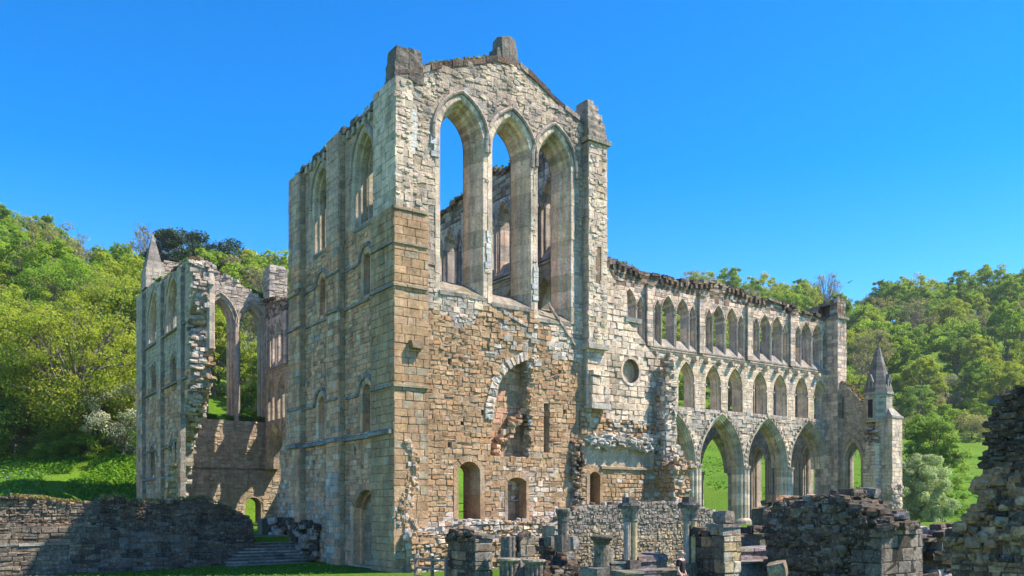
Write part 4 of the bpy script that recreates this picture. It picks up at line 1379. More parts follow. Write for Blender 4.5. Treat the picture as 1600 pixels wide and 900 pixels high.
# east wall with two tiers of lancets
e_lo = [Arch(y, 2.6, .95, 8.0, 1.7) for y in (58.7, 62.2, 65.7)]
e_hi = [Arch(y, 12.6, .9, 18.2, 1.8) for y in (58.7, 62.2, 65.7)]
mb = MB()
oe = [(55.6, .8), (69.0, .8)] + list(reversed(rag([(58.2, 22.3), (61, 22.0), (64, 21.6), (69.0, 22.0)], r, .2, .6))) + [(55.6, 22.3)]
slab(mb, FW(79.0), oe, [a.poly() for a in e_lo + e_hi], 0, -.5, (.42, .37, .3))
slab(mb, FW(79.0), oe, [a.poly(-.2) for a in e_lo + e_hi], -.5, -1.4, (.42, .37, .3))
build("east_wall", mb, [M_MASON, M_MASON], C)
for i, a in enumerate(e_lo + e_hi): lancet(FW(79.0), a, C, GCREAM, seed=140 + i, deep=1.4, sill=.5, shafts=True, n=6)
for y in (60.45, 63.95):
    for d in (0, .28, -.28):
        mb = MB()
        c = FW(79.0).p(y + d, 0, .14)
        shaft(mb, c[0], c[1], .13, 1.5, 8.2, r, GCREAM, 1, 1.2, .02)
        build("vault_shaft", mb, [M_CARVED], C)
# lean-to end wall of the lost aisle
XL = 78.3
FL = FW(XL)
tl = Wl([(1365, 662), (1356, 640), (1345, 627), (1332, 612), (1318, 600), (1309, 596)], XL)
la = Arch((Wp(1327, 0, XL)[0] + Wp(1339, 0, XL)[0]) / 2, 2.4, .62, 7.6, 1.5)
lsl = Wl([(1312, 656), (1319, 656), (1319, 618), (1312, 618)], XL)
ol = [(50.3, .9), (55.2, .9)] + list(reversed(rag(tl, r, .06, .5)))
ol = [ol[0], ol[1]] + [(55.2, tl[-1][1])] + ol[2:] + [(50.3, tl[0][1])]
mb = MB()
slab(mb, FL, ol, [la.poly(.3), lsl], -.03, -.4, (.34, .31, .26))
slab(mb, FL, ol, [la.poly()], -.4, -1.0, (.3, .27, .22))
facing(mb, FL, ol, [la.poly(.5), lsl], r, (.28, .4), (.35, .7), (0, .03), .02, .015, lambda s, z, q: (pick(q, GREY + GCREAM), q.uniform(-.01, .03)), jit=.014, wob=.03)
top_rocks(mb, FL, tl, 1.0, r, [(.2, .14, .07), (.25, .19, .1), (.14, .13, .08)], (.25, .5), (.1, .25), .3)
build("aisle_end_wall", mb, MS, C)
lancet(FL, Arch(la.c, 2.4, .92, 7.6, 2.0), C, GCREAM, seed=160, deep=1.0, sill=.4, n=7, order=.3)
mb = MB()
mould(mb, FL, Arch(la.c, 7, 1.75, 7.6, 3.2), [(0, 0), (.0, .1), (.14, .14), (.2, 0)], r, GREY, 7, False)
build("wall_rib", mb, [M_CARVED], C)
# pinnacled end turret
mb = MB()
ctu = lambda s, z, q: (pick(q, PALE + PINKY + GREY[:1], .1), q.uniform(0, .025))
clad_block(mb, 77.8, 79.5, 48.5, 50.3, 2.6, 11.6, ctu, r, "SWE", (.3, .44), (.4, .8))
clad_block(mb, 77.5, 79.8, 48.2, 50.4, TERR - .3, 2.6, ctu, r, "SWE", (.3, .44), (.4, .8), (0, .08), .04, jit=.03)
prism(mb, [(77.2, 47.9), (80.1, 47.9), (80.1, 50.6), (77.2, 50.6)], TERR - .4, TERR + .6, (.45, .42, .36), 0, .9)
clad_block(mb, 76.9, 77.9, 49.7, 51.0, 3.0, 9.2, ctu, r, "SW", (.28, .4), (.4, .7), (0, .06), .03, jit=.03)
for i in range(70):
    rock(mb, (77.0 + r.uniform(-.1, .9), 50.6 + r.uniform(-.8, .4), 9.2 + r.uniform(-.3, 1.6)), (r.uniform(.2, .5),) * 2 + (r.uniform(.12, .3),), pick(r, GREY + REDTOP), r)
for i in range(90):
    rock(mb, (r.uniform(77.3, 79.0), 48.3 + r.uniform(-.1, .3), r.uniform(1.4, 5.0)), (r.uniform(.2, .5), .4, r.uniform(.15, .35)), pick(r, GREY + PALE[:2]), r)
prism(mb, [(77.7, 48.4), (79.6, 48.4), (79.6, 50.3), (77.7, 50.3)], 11.6, 11.8, (.4, .37, .32), 0, 1.0)
prism(mb, [(77.8, 48.5), (79.5, 48.5), (79.5, 50.0), (77.8, 50.0)], 11.8, 13.2, (.42, .39, .34), 0, .25, (78.6, 50.0))
tw = build("end_turret", mb, MS, C)
mb = MB()
tcx, tcy = 78.35, 50.35
prism(mb, ngon(tcx, tcy, 1.32, 8, rad(22.5)), 11.3, 14.0, (.47, .43, .36), 1)
prism(mb, ngon(tcx, tcy, 1.45, 8, rad(22.5)), 13.98, 14.22, (.36, .34, .3), 0)
build("lantern_stage", mb, MS, tw)
mb = MB()
z = 14.22
rr = 1.36
while z < 18.6:
    e = min(z + .36, 18.7)
    k0 = 1 - (z - 14.22) / 5.2
    k1 = 1 - (e - 14.22) / 5.2
    prism(mb, ngon(tcx, tcy, 1.42 * k0, 8, rad(22.5)), z, e - .01, pick(r, [(.19, .175, .15), (.22, .2, .175), (.165, .155, .135)], .06), 0, k1 / k0)
    z = e
build("spire", mb, [M_CARVED], tw)
for ang, nm in ((180, 0), (270, 1)):
    mb = MB()
    a = rad(ang)
    cx, cy = tcx + 1.08 * math.cos(a), tcy + 1.08 * math.sin(a)
    tx, ty = -math.sin(a), math.cos(a)
    F = Frame((cx, cy, 0), (tx, ty, 0), (math.cos(a), math.sin(a), 0))
    slab(mb, F, [(-.24, 14.2), (.24, 14.2), (.24, 15.25), (0, 15.8), (-.24, 15.25)], [[(-.1, 14.4), (.1, 14.4), (.1, 15.1), (0, 15.35), (-.1, 15.1)]], .14, -.5, (.34, .31, .27), 0)
    slab(mb, F, [(-.32, 15.18), (-.25, 15.12), (0, 15.74), (.25, 15.12), (.32, 15.18), (0, 15.95)], [], .2, -.5, (.3, .28, .25), 0)
    build("lucarne", mb, [M_STONE], tw)
mb = MB()
F = Frame((tcx - 1.235, tcy, 0), (0, 1, 0), (-1, 0, 0))
fbox(mb, F, -.28, .28, 11.7, 13.5, -.3, .02, (.035, .03, .027), 0)  # near-black block, painted darkness in place of a hollow interior
slab(mb, F, [(-.38, 11.6), (.38, 11.6), (.38, 13.6), (-.38, 13.6)], [[(-.27, 11.7), (.27, 11.7), (.27, 13.5), (-.27, 13.5)]], .06, -.1, (.42, .39, .33), 0)
build("painted_opening", mb, [M_STONE], tw)

# north arcade, twelve metres further back, broken down to its arches in the east
r = random.Random(180)
Nn = thing("church_choir", "far arcade of the choir seen through the near row of pointed arches", "church ruin", (60, Yc + 12, TERR), "parts of the ruined church")
topN2 = [(36.5, 22.4), (56, 22.6), (62, 22.0), (64.5, 18.4), (66.0, 14.0), (68, 12.7), (71, 12.3), (74, 12.6), (76.5, 12.0), (78.2, 13.2)]
arcade_wall(Nn, FS(Yc + 12), 36.5, 78.2, cen, 3.27, rag(topN2, r, .15, .55), r, True, 1.15, .35, GCREAM + PALE[:2], "north_arcade_wall", False)
for x in piers: cluster_pier(Nn, x, Yc + 12.75, r)

# ================================================================== NORTH TRANSEPT
r = random.Random(200)
NT = thing("church_transept", "far broken transept with a pinnacle and two empty tall windows, at left behind the wall", "church ruin", (X0, 66, TERR), "parts of the ruined church")
endl = Wl([(299, 405), (300, 440), (299, 478), (291, 512), (297, 530), (298, 560), (296, 600), (290, 635), (281, 665), (272, 690), (264, 735), (258, 790)], X0)
tpn = Wl([(240, 440), (258, 436), (272, 424), (286, 411), (299, 404)], X0)
on = [(89.6, .5)] + [(89.6, tpn[0][1])] + tpn[:-1] + rag(endl, r, .18, .5) + [(endl[-1][0], .5)]
def wl_(u0, u1, vb, vt, rise_k=1.5, X=X0):
    y1, y0 = Wp(u0, 0, X)[0], Wp(u1, 0, X)[0]
    um = (u0 + u1) / 2
    zb, zt = Wp(um, vb, X)[1], Wp(um, vt, X)[1]
    hw = (y1 - y0) / 2
    return Arch((y0 + y1) / 2, zb, hw, zt - hw * rise_k, hw * rise_k)
nb = [wl_(260, 281, 517, 433), wl_(232, 252, 533, 456)]
nm_ = [wl_(268, 275, 601, 556, 1.0), wl_(237, 244, 612, 572, 1.0), wl_(266, 272, 728, 690, 1.0), wl_(235, 242, 748, 700, 1.0)]
mb = MB()
slab(mb, W0, on, [a.poly() for a in nb + nm_], -.03, -.5, (.38, .31, .23))
slab(mb, W0, on, [a.poly(-.25) for a in nb] + [a.poly(-.15) for a in nm_], -.5, -1.6, (.38, .33, .27))
zsep = Wp(240, 600, X0)[1]
def col_n(s, z, q):
    if z > zsep: return pick(q, GCREAM + [(.52, .44, .33)], .08), q.uniform(0, .015)
    return pick(q, WBROWN + GREY[:1], .12), q.uniform(-.01, .03)
facing(mb, W0, on, [a.poly(.25) for a in nb + nm_], r, (.3, .45), (.45, .95), (0, .03), .022, .02, col_n, jit=.016, wob=.03)
top_rocks(mb, W0, tpn, 1.5, r, DARK + GREY, (.3, .7), (.15, .4), .35)
build("west_wall", mb, MS, NT)
mb = MB()
for (a, b) in zip(endl[:-1], endl[1:]):
    L = math.hypot(b[0] - a[0], b[1] - a[1])
    for i in range(int(L * 16)):
        t = r.random()
        y, z = a[0] + (b[0] - a[0]) * t, a[1] + (b[1] - a[1]) * t
        x = X0 + r.uniform(.05, 1.65)
        sz = r.uniform(.25, .7)
        pal = BROWN[:4] + [(.5, .33, .22)] if (11 < z < 15.5 and x > 18.8) else RUBBLE + GREY + PALE[:1]
        rock(mb, (x, y - r.uniform(-.2, .25), z), (sz, sz * .8, r.uniform(.15, .4)), pick(r, pal), r, 0, .25, .15, .1)
build("broken_end", mb, [M_STONE], NT)
# half shaft standing at the broken end
mb = MB()
p = Wp(300, 405, X0)
shaft(mb, X0 + 1.45, p[0] + .05, .32, 15.5, p[1] - .5, r, PALE + GCREAM, 1, .8, .02)
build("vault_shaft", mb, [M_CARVED], NT)
for i, a in enumerate(nb): lancet(W0, a, NT, GCREAM, seed=210 + i, deep=1.5, sill=.6, n=6, order=.25)
for i, a in enumerate(nm_):
    mb = MB()
    mould(mb, W0, a, [(.2, -.05), (.2, .1), (.36, .14), (.4, 0)], r, GREY, 5, True, a.zs)
    build("hood_mould", mb, [M_CARVED], NT)
for u0, u1 in ((219, 228), (251, 257), (283, 289)):
    y1, y0 = Wp(u0, 0, X0)[0], Wp(u1, 0, X0)[0]
    ztop = float(np.interp((y0 + y1) / 2, [p[0] for p in reversed(tpn)], [p[1] for p in reversed(tpn)])) - .35
    mb = MB()
    fbox(mb, W0, y0, y1, .5, ztop, -.05, .32, (.34, .31, .27), 1)
    facing(mb, W0, [(y0, 1), (y1, 1), (y1, ztop), (y0, ztop)], [], r, (.35, .5), (.5, 1), (0, .02), .02, .015, col_n, lift=.34, back=.2)
    build("pilaster_buttress", mb, MS, NT)
for v0 in (547, 620, 706, 748):
    z = Wp(225, v0, X0)[1]
    ye = float(np.interp(z, [p[1] for p in reversed(endl)], [p[0] for p in reversed(endl)]))
    string_run(W0, z, .24, .16, [(ye + .5, 89.6, .1)], SG, NT, r)
# corner turret with its pyramid
mb = MB()
clad_block(mb, 17.7, 19.4, 86.6, 88.7, 23.6, 25.5, lambda s, z, q: (pick(q, GREY + GCREAM), 0), r, "SW", (.35, .5), (.5, .9))
tq = build("corner_turret", mb, MS, NT)
mb = MB()
z = 25.5
sq = [(17.78, 86.7), (19.32, 86.7), (19.32, 88.6), (17.78, 88.6)]
pc = (18.55, 87.65)
while z < 28.6:
    e = z + .38
    k0, k1 = 1 - (z - 25.5) / 3.7, 1 - (e - 25.5) / 3.7
    prism(mb, [(pc[0] + (p[0] - pc[0]) * k0, pc[1] + (p[1] - pc[1]) * k0) for p in sq], z, e - .01, pick(r, [(.25, .23, .195), (.29, .26, .22), (.22, .2, .175)]), 0, k1 / k0)
    z = e
build("spire", mb, [M_CARVED], tq)
# north end wall
YN = 89.3
FNW = FS(YN)
xw = [S(u, 0, YN)[0] for u in (345, 394)]
nwl = [Arch(xw[0] - 3.2, 11.7, 1.25, 21.6, 2.4), Arch(xw[0], 11.7, 1.25, 21.7, 2.4), Arch(xw[1], 11.7, 1.25, 21.5, 2.3)]
ndoor = Arch(S(396, 0, YN)[0], .8, .8, 3.2, .75)
tnw = Sl([(324, 420), (335, 424), (352, 432), (366, 438), (380, 448), (396, 458), (410, 466), (424, 464)], YN)
onw = [(X0 + .5, .5), (32.0, .5)] + list(reversed(rag([(X0 + .5, tnw[0][1])] + tnw + [(32.0, tnw[-1][1] - .5)], r, .2, .7)))
mb = MB()
slab(mb, FNW, onw, [a.poly(.1) for a in nwl] + [ndoor.poly()], -.02, -.6, (.46, .39, .29))
slab(mb, FNW, onw, [a.poly(-.2) for a in nwl] + [ndoor.poly(-.1)], -.6, -1.5, (.33, .28, .2))
def col_nn(s, z, q):
    if z > 21: return pick(q, GREY + GCREAM, .08), q.uniform(0, .06)
    if z < 12: return pick(q, [(.44, .36, .25), (.48, .40, .28), (.41, .35, .25), (.46, .35, .25), (.50, .43, .33)], .12), q.uniform(-.02, .04)
    return pick(q, GCREAM, .08), 0
facing(mb, FNW, onw, [a.poly(.4) for a in nwl] + [ndoor.poly(.2)], r, (.3, .42), (.4, .9), (0, .04), .025, .02, col_nn, jit=.02, wob=.04)
top_rocks(mb, FNW, tnw, 1.5, r, GREY + REDTOP + RUBBLE[:2], (.35, .8), (.2, .45), .35)
build("north_wall", mb, MS, NT)
for i, a in enumerate(nwl):
    q = random.Random(230 + i)
    mb = MB()
    mould(mb, FNW, a, [(.55, -.05), (.55, .1), (.48, .14), (.4, .05), (.36, -.06), (.28, -.02), (.2, -.12), (.12, -.08), (.06, -.22), (0, -.2), (-.04, -.4), (-.12, -.42), (-.2, -.7), (-.24, -1.5)], q, GCREAM + [(.42, .34, .27)], 8)
    w = build("lancet_window", mb, [M_CARVED], NT)
    for sg in (-1, 1):
        for k in range(3):
            mb = MB()
            c = FNW.p(a.c + sg * (a.hw + .38 - .2 * k), 0, .06 - .2 * k)
            shaft(mb, c[0], c[1], .09, 11.7, 21.5, q, GCREAM, 1, 1.4, .02)
            lathe(mb, c[0], c[1], [(.1, 21.4), (.16, 21.6), (.2, 21.75)], 7, pick(q, GCREAM))
            build("window_shaft", mb, [M_CARVED], w)
mb = MB()
mould(mb, FNW, ndoor, [(.35, -.05), (.35, .02), (.3, -.1), (.0, -.25), (-.1, -.6), (-.12, -1.5)], r, [(.22, .18, .12), (.26, .2, .14)], 6)
build("doorway_arch", mb, [M_STONE], NT)
string_run(FNW, 7.0, .22, .1, [(19, 30, 0)], [(.2, .18, .14), (.24, .2, .15)], NT, r)
mb = MB()
clad_block(mb, 29.8, 31.7, 87.5, 89.3, 24.4, 27.6, lambda s, z, q: (pick(q, GREY + GCREAM[:3]), q.uniform(-.02, .06)), r, "SW", (.35, .5), (.5, 1), (0, .04), .03, jit=.03, wob=.05)
prism(mb, [(29.85, 87.55), (31.6, 87.55), (31.6, 89.2), (29.85, 89.2)], 27.6, 27.9, (.34, .33, .3), 0, .8)
build("turret_stump", mb, MS, NT)
topN = [(66, 22), (72, 22.4), (80, 23.0), (86, 24.2), (89.2, 24.6)]
arcade_wall(NT, FW(30.0), 70.0, 89.2, [73.2, 79.6, 86.0], 3.25, rag([(70, 22), (80, 22.6), (84, 23.6), (89.2, 24.5)], r, .2, .6), r, False, 1.3, 0.0, GCREAM, "east_wall", False, 2.0)
mb = MB()
slab(mb, FW(35.6), [(68.0, .5), (89.2, .5)] + list(reversed(rag([(68.0, 9.0), (74, 11.5), (80, 10.5), (86, 12.0), (89.2, 11.5)], r, .2, .6))), [], 0, -.9, (.4, .34, .26))
build("chapel_shade_wall", mb, [M_MASON, M_MASON], NT)  # unseen aisle wall, added to keep sun patches off the north wall
for y in (70.0, 76.4, 82.8): cluster_pier(NT, 30.6, y, r)

# ================================================================== LOW RUINS
r = random.Random(300)
# long retaining wall of the terrace on the left
YL = 46.0
FLW = FS(YL)
LW = thing("ruined_wall", "long dark stone wall of two ledges below the grassy slope at left, half in shade", "wall", (5, YL, 0))
tlw = Sl([(-60, 778), (0, 778), (40, 780), (70, 782), (100, 787), (150, 786), (154, 780), (194, 779), (198, 786), (258, 786), (281, 783), (322, 781), (338, 789), (362, 799), (386, 808), (394, 812), (397, 838), (399, 880)], YL + .3)
tl2 = rag(tlw, r, .05, .35)
ow = [(tlw[0][0], -.5), (tlw[-1][0], -.5)] + list(reversed(tl2))
lowtop = Sl([(-60, 815), (60, 822), (130, 818), (168, 826), (215, 832), (300, 840), (330, 846), (397, 846)], YL)
ol_ = [(lowtop[0][0], -.5), (lowtop[-1][0], -.5)] + list(reversed(rag(lowtop, r, .06, .4)))
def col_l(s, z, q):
    if s < 7.4 - .5 * (3 - z): return pick(q, [(.20, .155, .12), (.24, .19, .145), (.17, .135, .11), (.26, .20, .15), (.15, .125, .105)], .1), q.uniform(-.02, .03)  # paler palette paints the sunlit part, up to the slanted shadow edge
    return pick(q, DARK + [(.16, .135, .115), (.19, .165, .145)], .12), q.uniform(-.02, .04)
mb = MB()
slab(mb, FLW, ow, [], -.35, -1.1, (.16, .13, .1))
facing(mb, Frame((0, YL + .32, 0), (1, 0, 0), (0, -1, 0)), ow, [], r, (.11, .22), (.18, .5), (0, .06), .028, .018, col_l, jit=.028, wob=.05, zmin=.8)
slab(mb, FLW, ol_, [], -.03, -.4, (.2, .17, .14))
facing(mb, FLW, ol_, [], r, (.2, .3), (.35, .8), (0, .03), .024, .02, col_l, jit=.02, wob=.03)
top_rocks(mb, FLW, tlw[:-2], 1.0, r, DARK + TAN, (.2, .45), (.08, .2), .25, -.1)
top_rocks(mb, FLW, lowtop, .5, r, DARK + TAN, (.2, .45), (.06, .18), .3)
build("coursed_stones", mb, [M_DARK, M_MASON], LW)
mb = MB()
s = lowtop[0][0]
while s < 6.0:
    e = s + r.uniform(.5, 1.3)
    if r.random() < .8: fbox(mb, FLW, s, e - .04, 1.12, 1.28, -.1, .06, pick(r, [(.42, .38, .34), (.24, .2, .165), (.2, .165, .13), (.26, .21, .17)]), 0, r, .02, .06)
    s = e
build("ledge_stones", mb, [M_STONE], LW)

# flight of steps
ST = thing("stone_steps", "shaded flight of worn stone steps at the foot of the gable tower", "steps", (15, 42.5, 0))
for i in range(-2, 9):
    mb = MB()
    x0 = max(13.0, 12.9 + .34 * i) if i < 6 else 15.0
    y = 44.3 + .36 * i
    z0, z1 = .146 * i, .146 * (i + 1)
    x = x0
    while x < 17.25:
        e = min(x + r.uniform(.8, 1.5), 17.3)
        box(mb, (x, y + .05, z0 - .1), (e - .012, y + .7, z1 - .055), pick(r, [(.15, .14, .115), (.18, .165, .14), (.13, .125, .1)]), 0, rng=r, jit=.008)  # risers darker than treads, step shading put into the stone colours
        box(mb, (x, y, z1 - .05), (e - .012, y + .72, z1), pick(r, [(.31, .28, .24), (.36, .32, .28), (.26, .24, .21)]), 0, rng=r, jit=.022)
        x = e
    build("step", mb, [M_STONE], ST)
mb = MB()
for i in range(170):
    y = r.uniform(44.0, 49.5)
    rock(mb, (17.62 - r.uniform(0, .35 +   .25 * max(0, y - 46.5)), y, r.uniform(.2, 2.2)), (r.uniform(.2, .5),) * 2 + (r.uniform(.15, .4),), pick(r, DARK + GREY), r)
finish(build("rubble_footing", mb, [M_DARK]), "dark mossy rubble heaped against the tower foot beside the steps", "rubble")
mb = MB()
clad_block(mb, at(409, 0, 51).x, at(409, 0, 51).x + 1.0, at(409, 0, 51).y, at(409, 0, 51).y + .8, TERR - .1, TERR + .95, lambda s, z, q: (pick(q, [(.2, .15, .1), (.24, .18, .11)]), 0), r, "SW", (.5, .6), (.4, .6))
finish(build("stone_block", mb, [M_DARK, M_MASON]), "squat brown block of masonry at the top of the steps", "stone block")

# low rubble wall behind the two slender cloister shafts
YR = 28.0
FR = FS(YR)
trw = Sl([(866, 822), (884, 806), (900, 800), (915, 790), (960, 789), (990, 786), (1020, 785), (1060, 786), (1082, 790), (1110, 797), (1130, 801), (1142, 812), (1146, 850)], YR)
orw = [(trw[0][0], -.2), (trw[-1][0], -.2)] + list(reversed(rag(trw, r, .05, .3)))
mb = MB()
slab(mb, FR, orw, [], -.015, -.8, (.38, .32, .25))
def col_r(s, z, q):
    if z > 2.0 + .5 * nz(s, z, 1.): return pick(q, [(.27, .235, .19), (.31, .27, .22), (.24, .21, .175), (.34, .29, .24), (.29, .24, .18)], .1), q.uniform(-.015, .02)
    return pick(q, [(.38, .30, .20), (.42, .33, .23), (.35, .27, .18), (.40, .30, .19), (.36, .31, .25), (.44, .37, .28)], .1), q.uniform(-.015, .015)
facing(mb, FR, orw, [], r, (.1, .18), (.12, .34), (0, .035), .02, .014, col_r, jit=.02, wob=.04)
top_rocks(mb, FR, trw, .8, r, GREY + DARK + RUBBLE[:2], (.15, .36), (.06, .18), .2)
finish(build("rubble_wall", mb, MS), "low wall of small grey and brown rubble behind two slender shafts", "wall")

def corner_px(uc, t, ul, ur):
    p = at(uc, HOR, t)
    return p.x, S(ur, HOR, p.y)[0], p.y, Wp(ul, HOR, p.x)[0]
def zpx(v, t): return CZ + t * (HOR - v) / FPX

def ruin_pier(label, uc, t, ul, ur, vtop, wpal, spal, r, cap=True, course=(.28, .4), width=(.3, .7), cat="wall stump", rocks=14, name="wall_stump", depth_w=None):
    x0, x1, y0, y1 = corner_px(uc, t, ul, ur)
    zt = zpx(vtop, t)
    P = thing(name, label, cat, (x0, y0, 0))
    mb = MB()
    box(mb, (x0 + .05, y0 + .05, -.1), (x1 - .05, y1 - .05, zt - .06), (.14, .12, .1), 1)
    facing(mb, FS(y0), [(x0, -.05), (x1, -.05), (x1, zt), (x0, zt)], [], r, course, width, (0, .03), .022, .016, lambda s, z, q: (pick(q, spal, .1), 0), jit=.014, wob=.02)  # light put into colour: sunlit south face paler, shaded side faces darker
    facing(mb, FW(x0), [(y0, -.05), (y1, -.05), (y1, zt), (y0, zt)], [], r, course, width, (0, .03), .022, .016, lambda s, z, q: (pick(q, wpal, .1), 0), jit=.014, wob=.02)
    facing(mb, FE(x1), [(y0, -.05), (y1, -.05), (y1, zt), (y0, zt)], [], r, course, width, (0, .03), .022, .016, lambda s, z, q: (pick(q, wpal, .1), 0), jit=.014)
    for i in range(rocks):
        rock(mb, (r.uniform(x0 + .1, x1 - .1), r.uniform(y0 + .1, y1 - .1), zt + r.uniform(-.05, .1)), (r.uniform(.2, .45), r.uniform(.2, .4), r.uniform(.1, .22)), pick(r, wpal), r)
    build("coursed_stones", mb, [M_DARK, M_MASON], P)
    return P, (x0, x1, y0, y1, zt)

# pier beside the visitor
r = random.Random(310)
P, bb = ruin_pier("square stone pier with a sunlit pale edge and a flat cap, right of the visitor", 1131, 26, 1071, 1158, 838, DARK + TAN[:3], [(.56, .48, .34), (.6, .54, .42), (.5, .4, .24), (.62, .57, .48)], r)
x0, x1, y0, y1, zt = bb
mb = MB()
box(mb, (x0 + .1, y0 + .1, zt), (x1 + .05, y0 + .75, zt + .26), (.36, .34, .3), 0, rng=r, jit=.03)
box(mb, (x0 + .05, y0 + .05, zt + .26), (x1 + .1, y0 + .8, zt + .36), (.24, .22, .2), 0, rng=r, jit=.02)
rock(mb, (x0 + .5, y0 + .45, zt + .56), (.62, .5, .4), (.23, .2, .165), r, .2, .38, .1, .06)
rock(mb, (x0 + .15, y0 + 1.2, zt + .12), (.5, .5, .3), pick(r, DARK), r, .1)
rock(mb, (x0 + .2, y1 - .3, zt + .12), (.4, .5, .26), pick(r, DARK), r, .1)
build("cap_stone", mb, [M_DARK], P)

# pier at the foot of the gable
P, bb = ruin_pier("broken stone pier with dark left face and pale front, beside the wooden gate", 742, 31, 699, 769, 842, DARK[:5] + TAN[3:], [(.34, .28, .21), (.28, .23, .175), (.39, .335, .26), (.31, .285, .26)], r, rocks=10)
x0, x1, y0, y1, zt = bb
mb = MB()
fbox(mb, FS(y0), x0 + .25, x1 + .06, zt, zt + .16, -.7, .08, (.2, .19, .16), 0, r, .02, .03)
for i in range(16): rock(mb, (x0 + r.uniform(0, .2), y0 + r.uniform(.4, y1 - y0), zt + r.uniform(-.1, .28)), (.3, .3, .2), pick(r, DARK), r)
build("cap_stone", mb, [M_DARK], P)

# fluted drum stubs and broken shafts
def drum(label, u, t, v0, v1, wpx, pal, r, lobes=10, cap=False, top_wide=1.0, grp="fluted column drums"):
    p = at(u, HOR, t)
    R_ = wpx / FPX * t / 2
    z0, z1 = zpx(v0, t), zpx(v1, t)
    mb = MB()
    z = max(z0, -.05)
    first = True
    while z < z1 - .05:
        e = min(z + r.uniform(.4, .6), z1)
        prism(mb, lobed(p.x, p.y, R_ * r.uniform(.96, 1.02), lobes, .2, 5), z + .008, e, pick(r, pal, .08))
        z = e
    if cap:
        lathe(mb, p.x, p.y, [(R_ * .8, z1 - .05), (R_ * 1.15, z1), (R_ * 1.25, z1 + .05), (R_ * 1.2, z1 + .1), (R_ * .9, z1 + .11)], 14, pick(r, pal))
    return finish(build("column_stump", mb, [M_DARK]), label, "column stump", grp)
r = random.Random(320)
FPAL = [(.31, .265, .20), (.25, .22, .175), (.21, .185, .155), (.35, .31, .25)]
drum("stack of fluted shaft pieces just right of the broken pier by the gate", 794, 31, 905, 838, 24, FPAL, r, 8)
drum("short fluted drum with a flat rim standing in front of the taller fluted stack", 795, 29, 910, 877, 30, FPAL, r, 12, True)
drum("wide fluted drum with a rim, left of the heap of dark stones", 834, 29, 910, 879, 30, FPAL, r, 12, True)
x = ruin_pier("narrow square shaft of fluted stones, left of the heap of dark stones", 812, 31, 806, 836, 838, DARK + FPAL[:1], FPAL, r, rocks=5, course=(.35, .5), width=(.2, .4))
# heap of dark coursed stones
HP = at(880, 0, 31)
mb = MB()
for k in range(11):
    z = .05 + .16 * k
    w = 1.45 * (1 - .045 * k) * (1 if k < 6 else .75)
    x = -w / 2 * 1.4
    while x < w / 2 * 1.1:
        L = r.uniform(.25, .6)
        for q in range(2):
            rock(mb, (HP.x + x + L / 2 + .02 * k, HP.y + .35 * q + r.uniform(-.14, .1) + .07 * k, z + .08), (L, .45, r.uniform(.13, .19)), pick(r, DARK + [(.22, .2, .18), (.27, .25, .22)]), r, r.uniform(-.15, .15), .15, .08, .05)
        x += L
finish(build("rubble_pile", mb, [M_DARK]), "heap of dark flat stones stacked in rough steps in front of the low rubble wall", "rubble pile")
def loose(name, label, u, v, t, size, colr, r, rot=None, tilt=.1, rnd=.15, cat="stone"):
    p = at(u, v, t)
    mb = MB()
    rock(mb, (0, 0, 0), size, colr, r, rot, rnd, .07, tilt)
    o = build(name, mb, [M_DARK])
    o.location = p
    return finish(o, label, cat)
loose("leaning_stone", "grey slab leaning on top of the dark stone heap", 895, 848, 31, (.42, .3, .5), (.26, .25, .235), r, .4, .35, .4)
loose("stone_block", "small rough block on the left end of the dark stone heap's top", 858, 846, 31, (.36, .3, .36), (.2, .18, .155), r, .6, .1, .35)
# capital on two blocks at the end of the rubble wall
q = at(879, 0, 30)
mb = MB()
lathe(mb, q.x, q.y, [(.16, zpx(836, 30)), (.18, zpx(818, 30)), (.17, zpx(815, 30))], 8, (.16, .15, .13))
mb2 = MB()
box(mb, (q.x - .2, q.y - .2, zpx(862, 30)), (q.x + .2, q.y + .2, zpx(836, 30)), (.18, .16, .14), 0, rng=r, jit=.02)
lathe(mb, q.x + .02, q.y, [(.2, zpx(815, 30)), (.2, zpx(808, 30)), (.26, zpx(800, 30)), (.27, zpx(796, 30)), (.22, zpx(794, 30))], 8, (.2, .18, .14))
finish(build("carved_capital", mb, [M_DARK]), "dark carved capital balanced on a broken block left of the low rubble wall", "capital")

